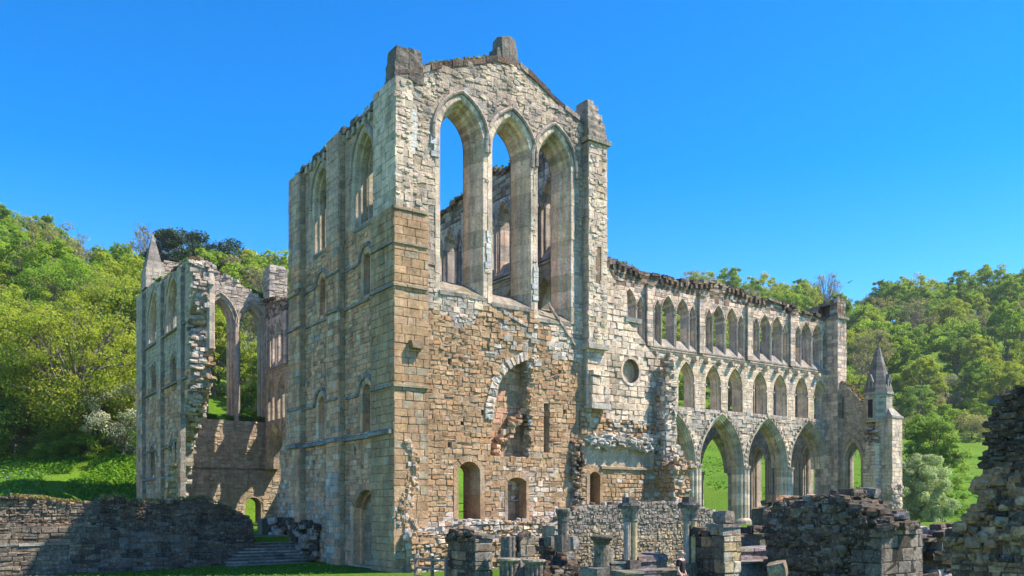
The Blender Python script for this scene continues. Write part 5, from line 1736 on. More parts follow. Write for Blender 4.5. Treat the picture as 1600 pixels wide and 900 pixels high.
def colonnette(label, u, t, vtop, vbot, r, w=10, stain=True):
    p = at(u, HOR, t)
    zt, zb = zpx(vtop, t), max(zpx(vbot, t), 0)
    O = thing("cloister_shaft", label, "column", (p.x, p.y, 0), "slender cloister shafts")
    R_ = w / FPX * t / 2
    mb = MB()
    for dx, dy in ((-.13, .05), (.08, -.05), (.05, .22)):
        z = zb
        while z < zt - .55:
            e = min(z + r.uniform(.8, 1.3), zt - .5)
            lathe(mb, p.x + dx, p.y + dy, [(R_, z + .005), (R_ * .97, e)], 10, pick(r, [(.56, .42, .22), (.60, .46, .26)] if dx == .08 else [(.33, .31, .28), (.38, .35, .31)]))
            z = e
    build("shaft", mb, [M_CARVED], O)
    mb = MB()
    for dx, dy in ((-.13, .05), (.08, -.05), (.05, .22)):
        lathe(mb, p.x + dx, p.y + dy, [(R_ * 1.05, zt - .52), (R_ * 1.3, zt - .48), (R_ * 1.1, zt - .44), (R_ * 1.4, zt - .3), (R_ * 1.75, zt - .16), (R_ * 1.85, zt - .1)], 10, (.3, .28, .24))
    prism(mb, ngon(p.x, p.y + .07, .345, 8, .2), zt - .12, zt - .02, (.14, .13, .12), 0, 1.08)
    prism(mb, ngon(p.x, p.y + .07, .36, 8, .2), zt - .02, zt + .06, (.13, .12, .11), 0, .9)
    box(mb, (p.x - .14, p.y - .06, zt + .05), (p.x + .16, p.y + .24, zt + .24), (.16, .15, .13), 0, rng=r, jit=.02)
    build("capital", mb, [M_DARK], O)
    mb = MB()
    box(mb, (p.x - .24, p.y - .2, -.05), (p.x + .24, p.y + .4, zb + .02), (.17, .15, .125), 0, rng=r, jit=.02)
    build("plinth", mb, [M_DARK], O)
    return O
colonnette("slender pale cloister shaft with broad cap before the middle of the low rubble wall", 986, 26.5, 789, 876, r)
colonnette("slender cloister shaft with a broad cap rising behind the square pier", 1079, 27.0, 788, 880, r)

# capital on a round shaft
q = at(940, HOR, 26)
O = thing("column_stump", "short round shaft with flared mossy capital on square plinth, left of stone tomb", "column stump", (q.x, q.y, 0))
mb = MB()
z0, z1 = zpx(886, 26), zpx(851, 26)
lathe(mb, q.x, q.y, [(.24, z0), (.225, z0 + .3), (.22, z1)], 16, (.2, .185, .14))
lathe(mb, q.x + .38, q.y + .15, [(.17, z0), (.165, z1 - .12)], 12, (.34, .31, .26))
build("shaft", mb, [M_DARK], O)
mb = MB()
lathe(mb, q.x, q.y, [(.22, z1), (.24, z1 + .04), (.25, z1 + .08), (.32, z1 + .16), (.35, z1 + .2), (.34, z1 + .25), (.26, z1 + .29)], 14, (.12, .11, .09))
build("capital", mb, [M_DARK], O)
mb = MB()
box(mb, (q.x - .5, q.y - .4, -.05), (q.x - .02, q.y + .4, z0), (.22, .21, .18), 0, rng=r, jit=.02)
box(mb, (q.x + .02, q.y - .42, -.05), (q.x + .36, q.y + .4, z0 + .02), (.24, .22, .2), 0, rng=r, jit=.02)
build("plinth", mb, [M_DARK], O)

def px_box(name, label, u0, u1, vtop, t, depth, col, r, cat, ledge=0.0, zb=-.05, jit=.02, split=0):
    p = at(u0, HOR, t)
    x1 = S(u1, HOR, p.y)[0]
    zt = zpx(vtop, t)
    mb = MB()
    n = max(1, split)
    for i in range(n):
        a, b = p.x + (x1 - p.x) * i / n, p.x + (x1 - p.x) * (i + 1) / n - (.012 if n > 1 else 0)
        c = tuple(k * r.uniform(.88, 1.12) for k in col)
        box(mb, (a, p.y, zb), (b, p.y + depth, zt - ledge), c, 0, rng=r, jit=jit)
        if ledge:
            c = tuple(k * r.uniform(.85, 1.1) for k in col)
            fbox(mb, FS(p.y), a - .02, b + .02 * (n == 1), zt - ledge, zt, -depth, .06, c, 0, r, jit, ledge * .3)
    return finish(build(name, mb, [M_DARK]), label, cat)
px_box("stone_tomb", "plain grey stone tomb block right of the short capped shaft", 954, 993, 877, 26, .8, (.2, .2, .19), r, "stone block", .1)
px_box("coped_stone", "low coped stone in two lengths right of the grey tomb block", 997, 1042, 866, 26.5, .7, (.22, .21, .2), r, "stone block", .24, split=2)
px_box("stone_kerb", "low stone kerb at the foot of the coped stone, near the visitor", 975, 1062, 893, 25, .6, (.24, .22, .2), r, "kerb", .08, split=3)
px_box("stone_bench", "long moulded stone base with pale ledges between the square pier and the dark rubble wall", 1154, 1222, 856, 28.5, .8, (.36, .34, .31), r, "stone base", .12, split=3)
px_box("stone_bench", "brown course of blocks above the moulded stone base", 1150, 1226, 834, 30.5, .8, (.2, .17, .13), r, "stone base", .12, split=5)
px_box("stone_bench", "paler lower course of the moulded base, nearest of its three ledges", 1156, 1222, 878, 27.3, .7, (.33, .31, .28), r, "stone base", .1, split=2)
for i, (u, v, sz) in enumerate(((1165, 829, .5), (1182, 826, .55), (1198, 828, .5), (1212, 822, .6))):
    loose("loose_stone", ["flat loose stone nearest the square pier on the brown block course", "second loose stone from the square pier on the brown block course", "loose stone between two others on the brown block course", "largest loose stone at the right end of the brown block course"][i], u, v, 30.9, (sz, .4, .22), pick(r, GREY + DARK), r)
loose("stone_block", "rough corner block with a pale top at the foot of the dark rubble wall", 1215, 890, 24.0, (.6, .5, .42), (.3, .24, .17), r, .5, .3, .3)

# big dark rubble wall at right
r = random.Random(330)
x0, x1, y0, y1 = corner_px(1380, 24, 1204, 1442)
B = thing("ruined_wall", "thick dark rubble wall with squared ashlar corner at its right end, beside the pier", "wall", (x0, y0, 0))
FBW = FW(x0)
tb = Wl([(1204, 806), (1222, 790), (1246, 782), (1268, 782), (1300, 778), (1316, 772), (1330, 783), (1336, 795), (1352, 799), (1362, 806), (1374, 815), (1380, 826)], x0)
tb[-1] = (y0, tb[-1][1])
tbs = list(reversed(tb))
oB = [(y1, -.1)] + [(y0, -.1)][:0] + [(y0, -.1)] + rag(tbs, r, .04, .3)
mb = MB()
slab(mb, FBW, oB, [], -.06, -1.6, (.07, .06, .05))
def colB(s, z, q): return pick(q, DARK + [(.19, .17, .15), (.23, .2, .17)], .14), q.uniform(-.05, .14)
facing(mb, FBW, oB, [], r, (.12, .22), (.18, .48), (0, .06), .035, .02, colB, jit=.035, wob=.05, back=-.12)
for i in range(520):
    y = r.uniform(y0 + .5, y1)
    zt = float(np.interp(y, [p[0] for p in tbs], [p[1] for p in tbs]))
    z = r.uniform(.3, 1) ** .8 * zt
    if y < y0 + 1.2 and z < 2.0: continue
    w = r.uniform(.16, .46)
    rock(mb, (x0 - r.uniform(-.06, .12), y, z - .05), (.34, w, w * r.uniform(.4, .62)), pick(r, DARK + [(.17, .15, .135), (.22, .2, .18)], .15), r, r.uniform(-.15, .15), .4, .16, .12)
zs_ = zpx(828, 24)
box(mb, (x0 + .05, y0 + .05, -.1), (x1 - .05, y0 + 1.2, zs_ - .05), (.2, .17, .14), 1)
facing(mb, FS(y0), [(x0, -.05), (x1, -.05), (x1, zs_), (x0, zs_)], [], r, (.3, .4), (.4, .7), (0, .02), .016, .012, lambda s, z, q: (pick(q, [(.27, .22, .18), (.31, .26, .21), (.24, .2, .17)]), 0), jit=.01)
facing(mb, FBW, [(y0 - .02, -.05), (y0 + 1.0, -.05), (y0 + .9, zs_ * .75), (y0 + .5, zs_), (y0 - .02, zs_)], [], r, (.3, .4), (.35, .6), (0, .02), .016, .012, lambda s, z, q: (pick(q, [(.13, .11, .1), (.19, .16, .13), (.22, .18, .15)]), 0), lift=.1, jit=.012)  # same ashlar corner, its shaded west side painted in darker tones
top_rocks(mb, FBW, tbs, 1.6, r, DARK + [(.22, .21, .19), (.28, .27, .25)], (.3, .65), (.14, .3), .26)
for i in range(60):
    y = r.uniform(y0, y1)
    z = float(np.interp(y, [p[0] for p in tbs], [p[1] for p in tbs]))
    rock(mb, (x0 + r.uniform(-.08, .3), y, z - r.uniform(-.1, .7)), (r.uniform(.3, .65), r.uniform(.3, .5), r.uniform(.14, .26)), pick(r, DARK + [(.26, .24, .22)]), r)
for i in range(40):
    x = r.uniform(x0, x1 + 1.5)
    rock(mb, (x, y0 + r.uniform(.5, 2.2), zs_ - (x - x0) * .16 + r.uniform(-.1, .16)), (r.uniform(.3, .6),) * 2 + (r.uniform(.14, .28),), pick(r, DARK + GREY[:2]), r)
box(mb, (x0 + .3, y0 + .9, -.1), (x1 + 1.2, y0 + 2.4, zs_ - .3), (.09, .08, .07), 1)
build("coursed_stones", mb, [M_DARK, M_MASON], B)
# a second heap behind it
mb = MB()
for i in range(150):
    p = at(r.uniform(1204, 1272), 800, r.uniform(33, 35))
    k = 1 - abs((i % 50) / 50 - .5)
    rock(mb, (p.x, p.y, r.uniform(.4, zpx(776, 34))), (r.uniform(.3, .7),) * 2 + (r.uniform(.16, .34),), pick(r, DARK + GREY + TAN[:2]), r)
p = at(1204, 0, 34)
box(mb, (p.x + .1, p.y, -.1), (p.x + 2.0, p.y + 1.0, zpx(795, 34)), (.12, .11, .09), 1)
finish(build("rubble_pile", mb, [M_DARK, M_MASON]), "knobbly grey rubble stump rising behind the left end of the thick dark wall", "rubble pile")
# low stones between
mb = MB()
for i in range(170):
    u = r.uniform(1390, 1500)
    t = r.uniform(27, 31)
    p = at(u, 0, t)
    rock(mb, (p.x, p.y, r.uniform(.2, zpx(822, t))), (r.uniform(.3, .7),) * 2 + (r.uniform(.15, .35),), pick(r, DARK + GREY + TAN[:2]), r)
p = at(1432, 0, 27)
box(mb, (p.x, p.y, -.1), (p.x + 1.7, p.y + 1.4, zpx(840, 27)), (.12, .1, .08), 1)
finish(build("rubble_pile", mb, [M_DARK, M_MASON]), "low tumbled stones filling the gap before the tall wall at the right edge", "rubble pile")
# tall broken wall end at the right edge
r = random.Random(340)
XR = 17.2
FRW = FW(XR)
tr_ = Wl([(1700, 590), (1640, 596), (1600, 602), (1585, 606), (1570, 612), (1560, 626), (1560, 642), (1548, 652), (1550, 672), (1540, 690), (1546, 704), (1534, 728), (1540, 742), (1525, 752), (1532, 775), (1528, 796), (1520, 806), (1504, 822), (1498, 826), (1487, 830), (1486, 860), (1486, 920)], XR)
oR = [(tr_[-1][0], -.1), (tr_[0][0], -.1)] + rag(tr_[:-2], r, .03, .16) + [(tr_[-2][0], tr_[-2][1])]
mb = MB()
slab(mb, FRW, oR, [], -.03, -.85, (.24, .18, .125))
TAN2 = _warm(TAN, 1.2, 1.25, 1.25)
def colR(s, z, q):
    if z > 3.6 + .4 * nz(s, z, 1.5): return pick(q, DARK + [(.2, .18, .16)], .15), q.uniform(-.03, .08)
    return pick(q, TAN2 + TAN2 + [(.3, .24, .18), (.42, .34, .26)] + DARK[2:5], .14), q.uniform(-.02, .03)
facing(mb, FRW, oR, [], r, (.09, .2), (.15, .42), (0, .04), .026, .02, colR, jit=.022, wob=.05, back=-.14)
top_rocks(mb, FRW, tr_[2:-1], .85, r, DARK, (.18, .4), (.06, .16), .13)
for i in range(420):
    z = r.uniform(2.2, 5.8)
    iv = scan([oR], z)
    if not iv: continue
    a, b = iv[0]
    edge = r.random() < .3
    y = b - r.uniform(.02, .26) if edge else r.uniform(a, min(b, 10.5))
    w = r.uniform(.14, .38) if z > 3.6 else r.uniform(.14, .34)
    col = pick(r, DARK + [(.16, .145, .13)], .15) if z > 3.7 else pick(r, TAN2 + TAN + DARK[2:5] + [(.34, .28, .22)], .12)
    rock(mb, (XR + (r.uniform(-.03, .75) if edge else r.uniform(.0, .08)), y, z), (.34, w, w * (r.uniform(.25, .45) if z > 3.6 else r.uniform(.5, .8))), col, r, r.uniform(-.12, .12), .38, .15, .08)
finish(build("ruined_wall", mb, [M_DARK, M_MASON]), "tall ragged end of a dark rubble wall at the right edge of the view", "wall")

# wooden gate
r = random.Random(350)
G = thing("wooden_gate", "low grey wooden gate between the tower foot and the broken pier", "gate", at(672, HOR, 33) * 1)
G.location.z = 0
g0, g1 = at(650, HOR, 33.5), at(697, HOR, 32.3)
dirg = (g1 - g0)
for k in (0, .55, 1):
    p = g0 + dirg * k
    mb = MB()
    box(mb, (p.x - .05, p.y - .05, -.05), (p.x + .05, p.y + .05, zpx(868, 33)), (1, 1, 1))
    build("post", mb, [M_WOOD], G)
for zr in (zpx(874, 33), zpx(888, 33), zpx(901, 33)):
    mb = MB()
    tube(mb, [(g0.x, g0.y - .07, zr), (g1.x, g1.y - .07, zr - .01)], [.055, .05], 4, (1, 1, 1))
    build("rail", mb, [M_WOOD], G)

# ================================================================== VISITOR
def skin_mesh(name, verts, edges, radii, mat, parent=None, root=0, sub=2):
    me = bpy.data.meshes.new(name)
    me.from_pydata(verts, edges, [])
    o = bpy.data.objects.new(name, me)
    COL.objects.link(o)
    md = o.modifiers.new("Skin", 'SKIN')
    md.use_smooth_shade = True
    if not me.skin_vertices: me.skin_vertices.new(name="")
    for i, q in enumerate(radii):
        sv = me.skin_vertices[0].data[i]
        sv.radius = q if isinstance(q, tuple) else (q, q)
        sv.use_root = (i == root)
    sb = o.modifiers.new("Sub", 'SUBSURF')
    sb.levels = sb.render_levels = sub
    me.materials.append(mat)
    if parent: o.parent = parent
    return o
pv = [(0, 0, .93), (0, 0, 1.08), (0, .01, 1.25), (0, .02, 1.38), (0, .01, 1.46), (0, -.01, 1.56), (0, -.02, 1.64),
      (.17, .02, 1.36), (.22, .03, 1.1), (.21, -.06, .88), (.2, -.09, .8),
      (-.17, .02, 1.36), (-.22, .03, 1.1), (-.2, -.1, .9), (-.17, -.14, .83),
      (.09, 0, .86), (.1, -.02, .5), (.1, .03, .09), (.1, -.1, .035),
      (-.09, 0, .86), (-.1, -.02, .5), (-.1, .03, .09), (-.1, -.1, .035)]
pe = [(0, 1), (1, 2), (2, 3), (3, 4), (4, 5), (5, 6), (3, 7), (7, 8), (8, 9), (9, 10), (3, 11), (11, 12), (12, 13), (13, 14), (0, 15), (15, 16), (16, 17), (17, 18), (0, 19), (19, 20), (20, 21), (21, 22)]
pr = [(.14, .1), (.12, .09), (.14, .1), (.12, .085), .05, (.075, .09), (.07, .085), .06, .045, .035, .03, .06, .045, .035, .03, .08, .06, .045, .035, .08, .06, .045, .035]
man = skin_mesh("person", pv, pe, pr, M_SKIN)
pp = at(1065, HOR, 25.6)
man.location = (pp.x, pp.y, 0)
man.scale = (.98, .98, .98)
man.rotation_euler = (0, 0, rad(20))
finish(man, "visitor with fair hair in a black short-sleeved top and jeans, standing beside the square pier", "person")
skin_mesh("top", pv[:4] + [pv[7], (.205, .027, 1.17), pv[11], (-.205, .027, 1.17)], [(0, 1), (1, 2), (2, 3), (3, 4), (4, 5), (3, 6), (6, 7)], [(.16, .12), (.14, .11), (.16, .12), (.13, .1), .078, .066, .078, .066], M_SHIRT, man)
skin_mesh("jeans", [pv[0], pv[15], pv[16], pv[17], pv[19], pv[20], pv[21]], [(0, 1), (1, 2), (2, 3), (0, 4), (4, 5), (5, 6)], [(.155, .115), .1, .078, .065, .1, .078, .065], M_JEANS, man)
skin_mesh("hair", [(0, .025, 1.58), (0, .02, 1.67), (0, .05, 1.5)], [(0, 1), (0, 2)], [(.085, .085), (.075, .085), (.06, .05)], M_HAIR, man)
mb = MB()
for sx in (-.03, .03): rock(mb, (sx, -.098, 1.6), (.022, .014, .014), (1, 1, 1), r, 0, .8, 0, 0)
build("eyes", mb, [M_SHIRT]).parent = man
mb = MB()
rock(mb, (0, -.112, 1.565), (.028, .04, .05), (1, 1, 1), r, 0, .7, 0, 0)
rock(mb, (0, -.1, 1.525), (.05, .02, .014), (1, 1, 1), r, 0, .6, 0, 0)
build("nose_and_mouth", mb, [M_SKIN]).parent = man

# ================================================================== TREES
def cards(name, centers, normals, sizes, tint, mats, mat_idx=None):
    """one small folded leaf spray per centre"""
    n = len(centers)
    rs = np.random.RandomState(n)
    nrm = normals / (np.linalg.norm(normals, axis=1, keepdims=True) + 1e-9)
    ref = rs.normal(size=(n, 3))
    a = np.cross(nrm, ref)
    a /= np.linalg.norm(a, axis=1, keepdims=True) + 1e-9
    b = np.cross(nrm, a)
    s = sizes[:, None]
    asp = rs.uniform(.45, .8, size=(n, 1))
    p0 = centers - a * s * .55
    p1 = centers + b * s * asp * .5 + nrm * s * .12
    p2 = centers + a * s * .6
    p3 = centers - b * s * asp * .5 + nrm * s * .12
    v = np.stack([p0, p1, p2, p3], axis=1).reshape(-1, 3)
    me = bpy.data.meshes.new(name)
    me.vertices.add(4 * n)
    me.vertices.foreach_set("co", v.astype(np.float32).ravel())
    me.loops.add(4 * n)
    me.loops.foreach_set("vertex_index", np.arange(4 * n, dtype=np.int32))
    me.polygons.add(n)
    me.polygons.foreach_set("loop_start", np.arange(0, 4 * n, 4, dtype=np.int32))
    me.polygons.foreach_set("loop_total", np.full(n, 4, dtype=np.int32))
    at_ = me.color_attributes.new("tint", 'FLOAT_COLOR', 'POINT')
    c = np.ones((n, 4, 4), dtype=np.float32)
    c[:, :, :3] = tint[:, None, :]
    at_.data.foreach_set("color", c.ravel())
    for m in mats: me.materials.append(m)
    if mat_idx is not None: me.polygons.foreach_set("material_index", mat_idx.astype(np.int32))
    me.update()
    me.validate()
    return me

def tree_meshes(name, seed, H, R, mat, n_clump, per, leaf, base=.28, flat=.8, clump=.33, shape='round', white=None, droop=0.0, twig=0, trunk_r=None, inner=.45):
    rs = np.random.RandomState(seed)
    rr = random.Random(seed)
    cz0 = H * base
    ch = H - cz0
    cl = []
    while len(cl) < n_clump:
        d = rs.normal(size=3)
        d /= np.linalg.norm(d)
        k = rs.uniform(inner, 1.0) ** .6
        if shape == 'round':
            p = np.array([d[0] * R * k, d[1] * R * k, cz0 + ch * .5 + d[2] * ch * .5 * k])
            if d[2] < -.4: p[:2] *= .8
        elif shape == 'dome':
            z = rs.uniform(0, 1) ** .8
            w = math.sqrt(max(0, 1 - (z * .98) ** 2.2)) * (0.75 + .25 * min(1, z * 4))
            a = rs.uniform(0, 6.283)
            p = np.array([math.cos(a) * R * w * k, math.sin(a) * R * w * k, cz0 + z * ch * (.93 if k > .7 else .8)])
        else:                                    # layered pine
            z = rs.uniform(0, 1)
            w = (1 - z) ** .5 * (1 if z > .15 else .6)
            a = rs.uniform(0, 6.283)
            p = np.array([math.cos(a) * R * w * k, math.sin(a) * R * w * k, cz0 + round(z * 6) / 6 * ch])
        p[:2] += rs.normal(size=2) * R * .1
        p[2] += rs.normal() * H * .025
        cl.append(p)
    C_, Nn_, Sz, Tn = [], [], [], []
    for p in cl:
        m = int(per * rs.uniform(.6, 1.4))
        cr = R * clump * rs.uniform(.6, 1.25)
        d = rs.normal(size=(m, 3))
        d /= np.linalg.norm(d, axis=1, keepdims=True)
        k = rs.uniform(.25, 1, size=(m, 1)) ** .5
        q = p + d * k * cr * np.array([1, 1, .62 if shape != 'pine' else .28])
        q[:, 2] -= droop * np.maximum(0, (np.abs(d[:, 0]) + np.abs(d[:, 1]))) * cr * .4
        C_.append(q)
        Nn_.append(d * .8 + rs.normal(size=(m, 3)) * .55 + np.array([0, 0, .5]))
        Sz.append(leaf * rs.uniform(.55, 1.35, size=m))
        t = np.empty((m, 3))
        t[:, 0] = np.clip(rs.uniform(0, 1) * .7 + rs.uniform(-.1, .4, size=m), 0, 1)
        t[:, 1] = np.clip(rs.uniform(.2, .8) + rs.uniform(-.3, .3, size=m), 0, 1)
        t[:, 2] = .5
        Tn.append(t)
    if white is not None:
        pass
    me = cards("crown", np.concatenate(C_), np.concatenate(Nn_), np.concatenate(Sz), np.concatenate(Tn), [mat])
    mb = MB()
    tr = trunk_r or max(.18, H * .02)
    bend = [(rr.uniform(-.25, .25) * k, rr.uniform(-.25, .25) * k, z) for k, z in ((0, -.6), (.4, H * .15), (1, H * .35), (1.6, H * .55), (2, H * .8))]
    tube(mb, bend, [tr * 1.35, tr, tr * .8, tr * .5, tr * .14], 7, (1, 1, 1))
    nl = min(len(cl), 16 + twig)
    for i in range(nl):
        p = cl[int(i * len(cl) / nl)]
        z0 = H * rr.uniform(.15, .5)
        z0 = min(z0, p[2] - .2)
        f = np.interp(z0, [b[2] for b in bend], range(5))
        j = int(min(3, f))
        s0 = Vector(bend[j]).lerp(Vector(bend[j + 1]), f - j)
        e = Vector(p)
        mid = s0.lerp(e, .5) + Vector((rr.uniform(-.4, .4), rr.uniform(-.4, .4), rr.uniform(.1, .6)))
        tube(mb, [tuple(s0), tuple(mid), tuple(e)], [tr * .42, tr * .26, tr * .07], 5, (1, 1, 1))
        for k in range(2 + (3 if twig else 0)):
            e2 = e + Vector((rr.uniform(-1, 1), rr.uniform(-1, 1), rr.uniform(-.4, 1))) * R * .28
            tube(mb, [tuple(mid.lerp(e, rr.uniform(.2, .9))), tuple(e2)], [tr * .13, tr * .04], 4, (1, 1, 1))
    tm = bpy.data.meshes.new("trunk")
    tm.from_pydata(mb.v, [], mb.f)
    tm.materials.append(M_BARK)
    tm.update()
    return tm, me

def place_tree(name, meshes, loc, scale, rot, label, cat, group=None):
    O = bpy.data.objects.new(name, None)
    COL.objects.link(O)
    O.location = loc
    O.scale = scale if isinstance(scale, tuple) else (scale,) * 3
    O.rotation_euler = (0, 0, rot)
    finish(O, label, cat, group)
    for nm, me in zip(("trunk", "crown"), meshes):
        c = bpy.data.objects.new(nm, me)
        COL.objects.link(c)
        c.parent = O
    return O

KINDS = {
    'fresh': [tree_meshes("t", 1, 14, 5.2, L_FRESH, 95, 125, .38, clump=.22), tree_meshes("t", 2, 15, 4.6, L_FRESH, 90, 130, .36, shape='dome', clump=.22), tree_meshes("t", 12, 12, 5.8, L_FRESH, 100, 120, .4, flat=.7, clump=.2)],
    'yellow': [tree_meshes("t", 3, 14, 5.4, L_YELLOW, 90, 100, .34, twig=14, clump=.2), tree_meshes("t", 4, 13, 4.8, L_YELLOW, 95, 95, .34, shape='dome', twig=14, clump=.2)],
    'dark': [tree_meshes("t", 5, 13, 5.0, L_DARK, 90, 130, .38, clump=.22), tree_meshes("t", 6, 11, 5.4, L_DARK, 90, 125, .38, shape='dome', base=.12, clump=.22)],
    'pale': [tree_meshes("t", 7, 12, 5.0, L_WILLOW, 95, 120, .34, shape='dome', base=.1, clump=.2)],
    'bare': [tree_meshes("t", 8, 14, 4.6, L_TWIG, 90, 45, .3, twig=60, base=.3, trunk_r=.2, clump=.2), tree_meshes("t", 9, 15, 4.2, L_TWIG, 80, 26, .28, twig=60, base=.35, trunk_r=.2, clump=.2)],
}
WORDS = {'fresh': "bright green leafy tree", 'yellow': "yellow green tree in young leaf", 'dark': "dark green bushy tree", 'pale': "pale grey green tree", 'bare': "nearly bare twiggy tree"}
CATW = {'fresh': "tree", 'yellow': "tree", 'dark': "tree", 'pale': "tree", 'bare': "tree"}
ORD = ["first", "second", "third", "fourth", "fifth", "sixth", "seventh", "eighth", "ninth", "tenth", "eleventh", "twelfth", "thirteenth", "fourteenth", "fifteenth", "sixteenth", "seventeenth", "eighteenth", "nineteenth", "twentieth"]
def ordw(i): return ORD[i] if i < 20 else "%dth" % (i + 1)

r = random.Random(400)
spots = []
def scatter(u0, u1, t0, t1, gap, kinds, side, smin, smax, accept=None):
    tries = 0
    mine = []
    while tries < 4000:
        tries += 1
        t = math.sqrt(r.uniform(t0 * t0, t1 * t1))
        u = r.uniform(u0, u1)
        a = (u - CXP) / FPX
        if accept and not accept(u, t): continue
        p = land_pt(a, t)
        if any((p.x - q.x) ** 2 + (p.y - q.y) ** 2 < gap * gap for q in mine): continue
        mine.append(p)
        spots.append((side, u, t, p, r.choice(kinds), r.uniform(smin, smax)))
RK = ['fresh'] * 7 + ['yellow'] * 4 + ['dark'] * 2 + ['pale'] * 2 + ['bare'] * 3
def acc_r(u, t):
    a = (u - CXP) / FPX
    v = HOR - (land(a, t) - CZ) / t * FPX
    if v > 668: return False                       # the open pasture below
    if 1312 < u < 1348 and 505 < v < 590: return False   # clearings
    if 1515 < u < 1640 and 528 < v < 556: return False
    return True
scatter(1010, 1690, 205, 450, 12.0, RK, 'right', 1.05, 1.6, acc_r)
LK = ['fresh'] * 6 + ['yellow'] * 6 + ['dark'] * 2 + ['pale'] + ['bare'] * 2
def acc_l(u, t):
    a = (u - CXP) / FPX
    v = HOR - (land(a, t) - CZ) / t * FPX
    return v < 690
scatter(-70, 470, 112, 275, 10.0, LK, 'left', .9, 1.3, acc_l)
scatter(490, 990, 260, 400, 34, RK, 'middle', .9, 1.2)
shr = [tree_meshes("t", 51, 6, 4.2, L_FRESH, 45, 120, .36, base=.0, clump=.27, shape='dome'), tree_meshes("t", 52, 5, 4.0, L_WILLOW, 45, 120, .34, base=.0, clump=.27, shape='dome'), tree_meshes("t", 53, 6, 4.0, L_TWIG, 45, 70, .32, base=.0, clump=.27, shape='dome')]
sh_spots = []
k = 0
while len(sh_spots) < 34 and k < 3000:
    k += 1
    u, t = r.uniform(1325, 1640), r.uniform(205, 330)
    p = land_pt((u - CXP) / FPX, t)
    v = HOR - (p.z - CZ) / t * FPX
    if not 600 < v < 690: continue
    if any((p.x - q[2].x) ** 2 + (p.y - q[2].y) ** 2 < 60 for q in sh_spots): continue
    sh_spots.append((u, t, p))
sh_spots.sort(key=lambda q: q[0])
for i, (u, t, p) in enumerate(sh_spots):
    m = r.randrange(3)
    place_tree("bush", shr[m], (p.x, p.y, p.z - .2), (r.uniform(.8, 1.3),) * 3, r.uniform(0, 6), "%s bush, %s from left along the lower edge of the right wood" % (("bright green", "pale green", "olive brown")[m], ordw(i)), "bush", "bushes along the wood's lower edge")
cnt = {}
byside = {}
for s in spots: byside.setdefault(s[0], []).append(s)
for side, lst in byside.items():
    lst.sort(key=lambda s: s[2])
    nb_ = 8 if side != 'middle' else 3
    for b in range(nb_):
        row = lst[len(lst) * b // nb_: len(lst) * (b + 1) // nb_]
        row.sort(key=lambda s: s[1])
        seen = {}
        for (sd, u, t, p, k, sc) in row:
            i = seen.get(k, 0)
            seen[k] = i + 1
            hill = {"right": "the right hillside", "left": "the left hillside", "middle": "the hidden slope"}[side]
            lab = "%s, %s from left in belt %s up %s" % (WORDS[k], ordw(i), ["one", "two", "three", "four", "five", "six", "seven", "eight"][b], hill)
            ms = r.choice(KINDS[k])
            rt = r.uniform(0, 6.28)
            place_tree("tree", ms, (p.x, p.y, p.z - .2), (sc * r.uniform(.9, 1.15), sc * r.uniform(.9, 1.15), sc * r.uniform(.85, 1.15)), rt, lab, "tree", "trees on the wooded hills")

def on_land(u, t): return land_pt((u - CXP) / FPX, t)
def hero_top(label, u, t, meshes, vtop, rot=0, cat="tree", name="tree", wide=1.0):
    p = on_land(u, t)
    h = CZ + (HOR - vtop) * t / FPX - p.z
    H = max(v.co.z for v in meshes[1].vertices)
    sc = h / H
    return place_tree(name, meshes, (p.x, p.y, p.z - .2), (sc * wide, sc * wide, sc), rot, label, cat)
def hero(label, u, t, meshes, sc, rot=0, cat="tree", name="tree"):
    p = on_land(u, t)
    return place_tree(name, meshes, (p.x, p.y, p.z - .2), sc, rot, label, cat)
ivy = tree_meshes("t", 41, 6, 4.6, L_FRESH, 50, 240, .25, base=.0, clump=.3, shape="dome")
big_l = tree_meshes("t", 31, 17, 8.2, L_YELLOW, 120, 260, .27, base=.16, clump=.24, twig=40, trunk_r=.42, droop=.4, inner=.5)
big_l2 = tree_meshes("t", 32, 15, 7.0, L_YELLOW, 95, 240, .26, base=.2, clump=.25, twig=34, trunk_r=.36, droop=.3, inner=.5)
gr_l = tree_meshes("t", 33, 14, 6.0, L_FRESH, 80, 260, .28, base=.2, clump=.27)
dk_l = tree_meshes("t", 34, 8, 5.2, L_DARK, 60, 260, .27, base=.05, clump=.3, shape='dome')
haw = tree_meshes("t", 35, 8.5, 4.0, L_WHITE, 60, 260, .2, base=.1, clump=.28)
pine = tree_meshes("t", 36, 15, 5.2, L_PINE, 75, 210, .32, base=.38, clump=.24, twig=20)
wil = tree_meshes("t", 37, 17, 6.2, L_WILLOW, 210, 230, .28, base=.0, clump=.18, shape='dome', droop=.7, inner=.35, twig=30)
sil = tree_meshes("t", 38, 9.0, 5.2, L_SILVER, 170, 230, .24, base=.0, clump=.19, shape='dome', inner=.35, twig=20)
hero("broad yellow green tree with spreading branches, nearest on the left slope", 120, 98, big_l, 1.05)
hero("yellow green tree cut by the left edge of the view", 10, 100, big_l2, 1.1, 1)
hero("yellow green tree close left of the far pinnacle", 188, 120, big_l2, 1.0, 2.2)
hero("bright green rounded tree above the broad yellow tree", 100, 128, gr_l, 1.15, .6)
hero("white flowering hawthorn beside the far transept's left edge", 192, 97, haw, 1.0, 0, "hawthorn", "hawthorn")
hero("small white flowering hawthorn at the left edge", -4, 101, haw, .8, 1.4, "hawthorn", "hawthorn")
hero("low dark bush under the broad yellow tree", 60, 101, dk_l, .75, .5, "bush", "bush")
hero("low dark bush at the foot of the white hawthorn", 158, 101, dk_l, .65, 2.5, "bush", "bush")
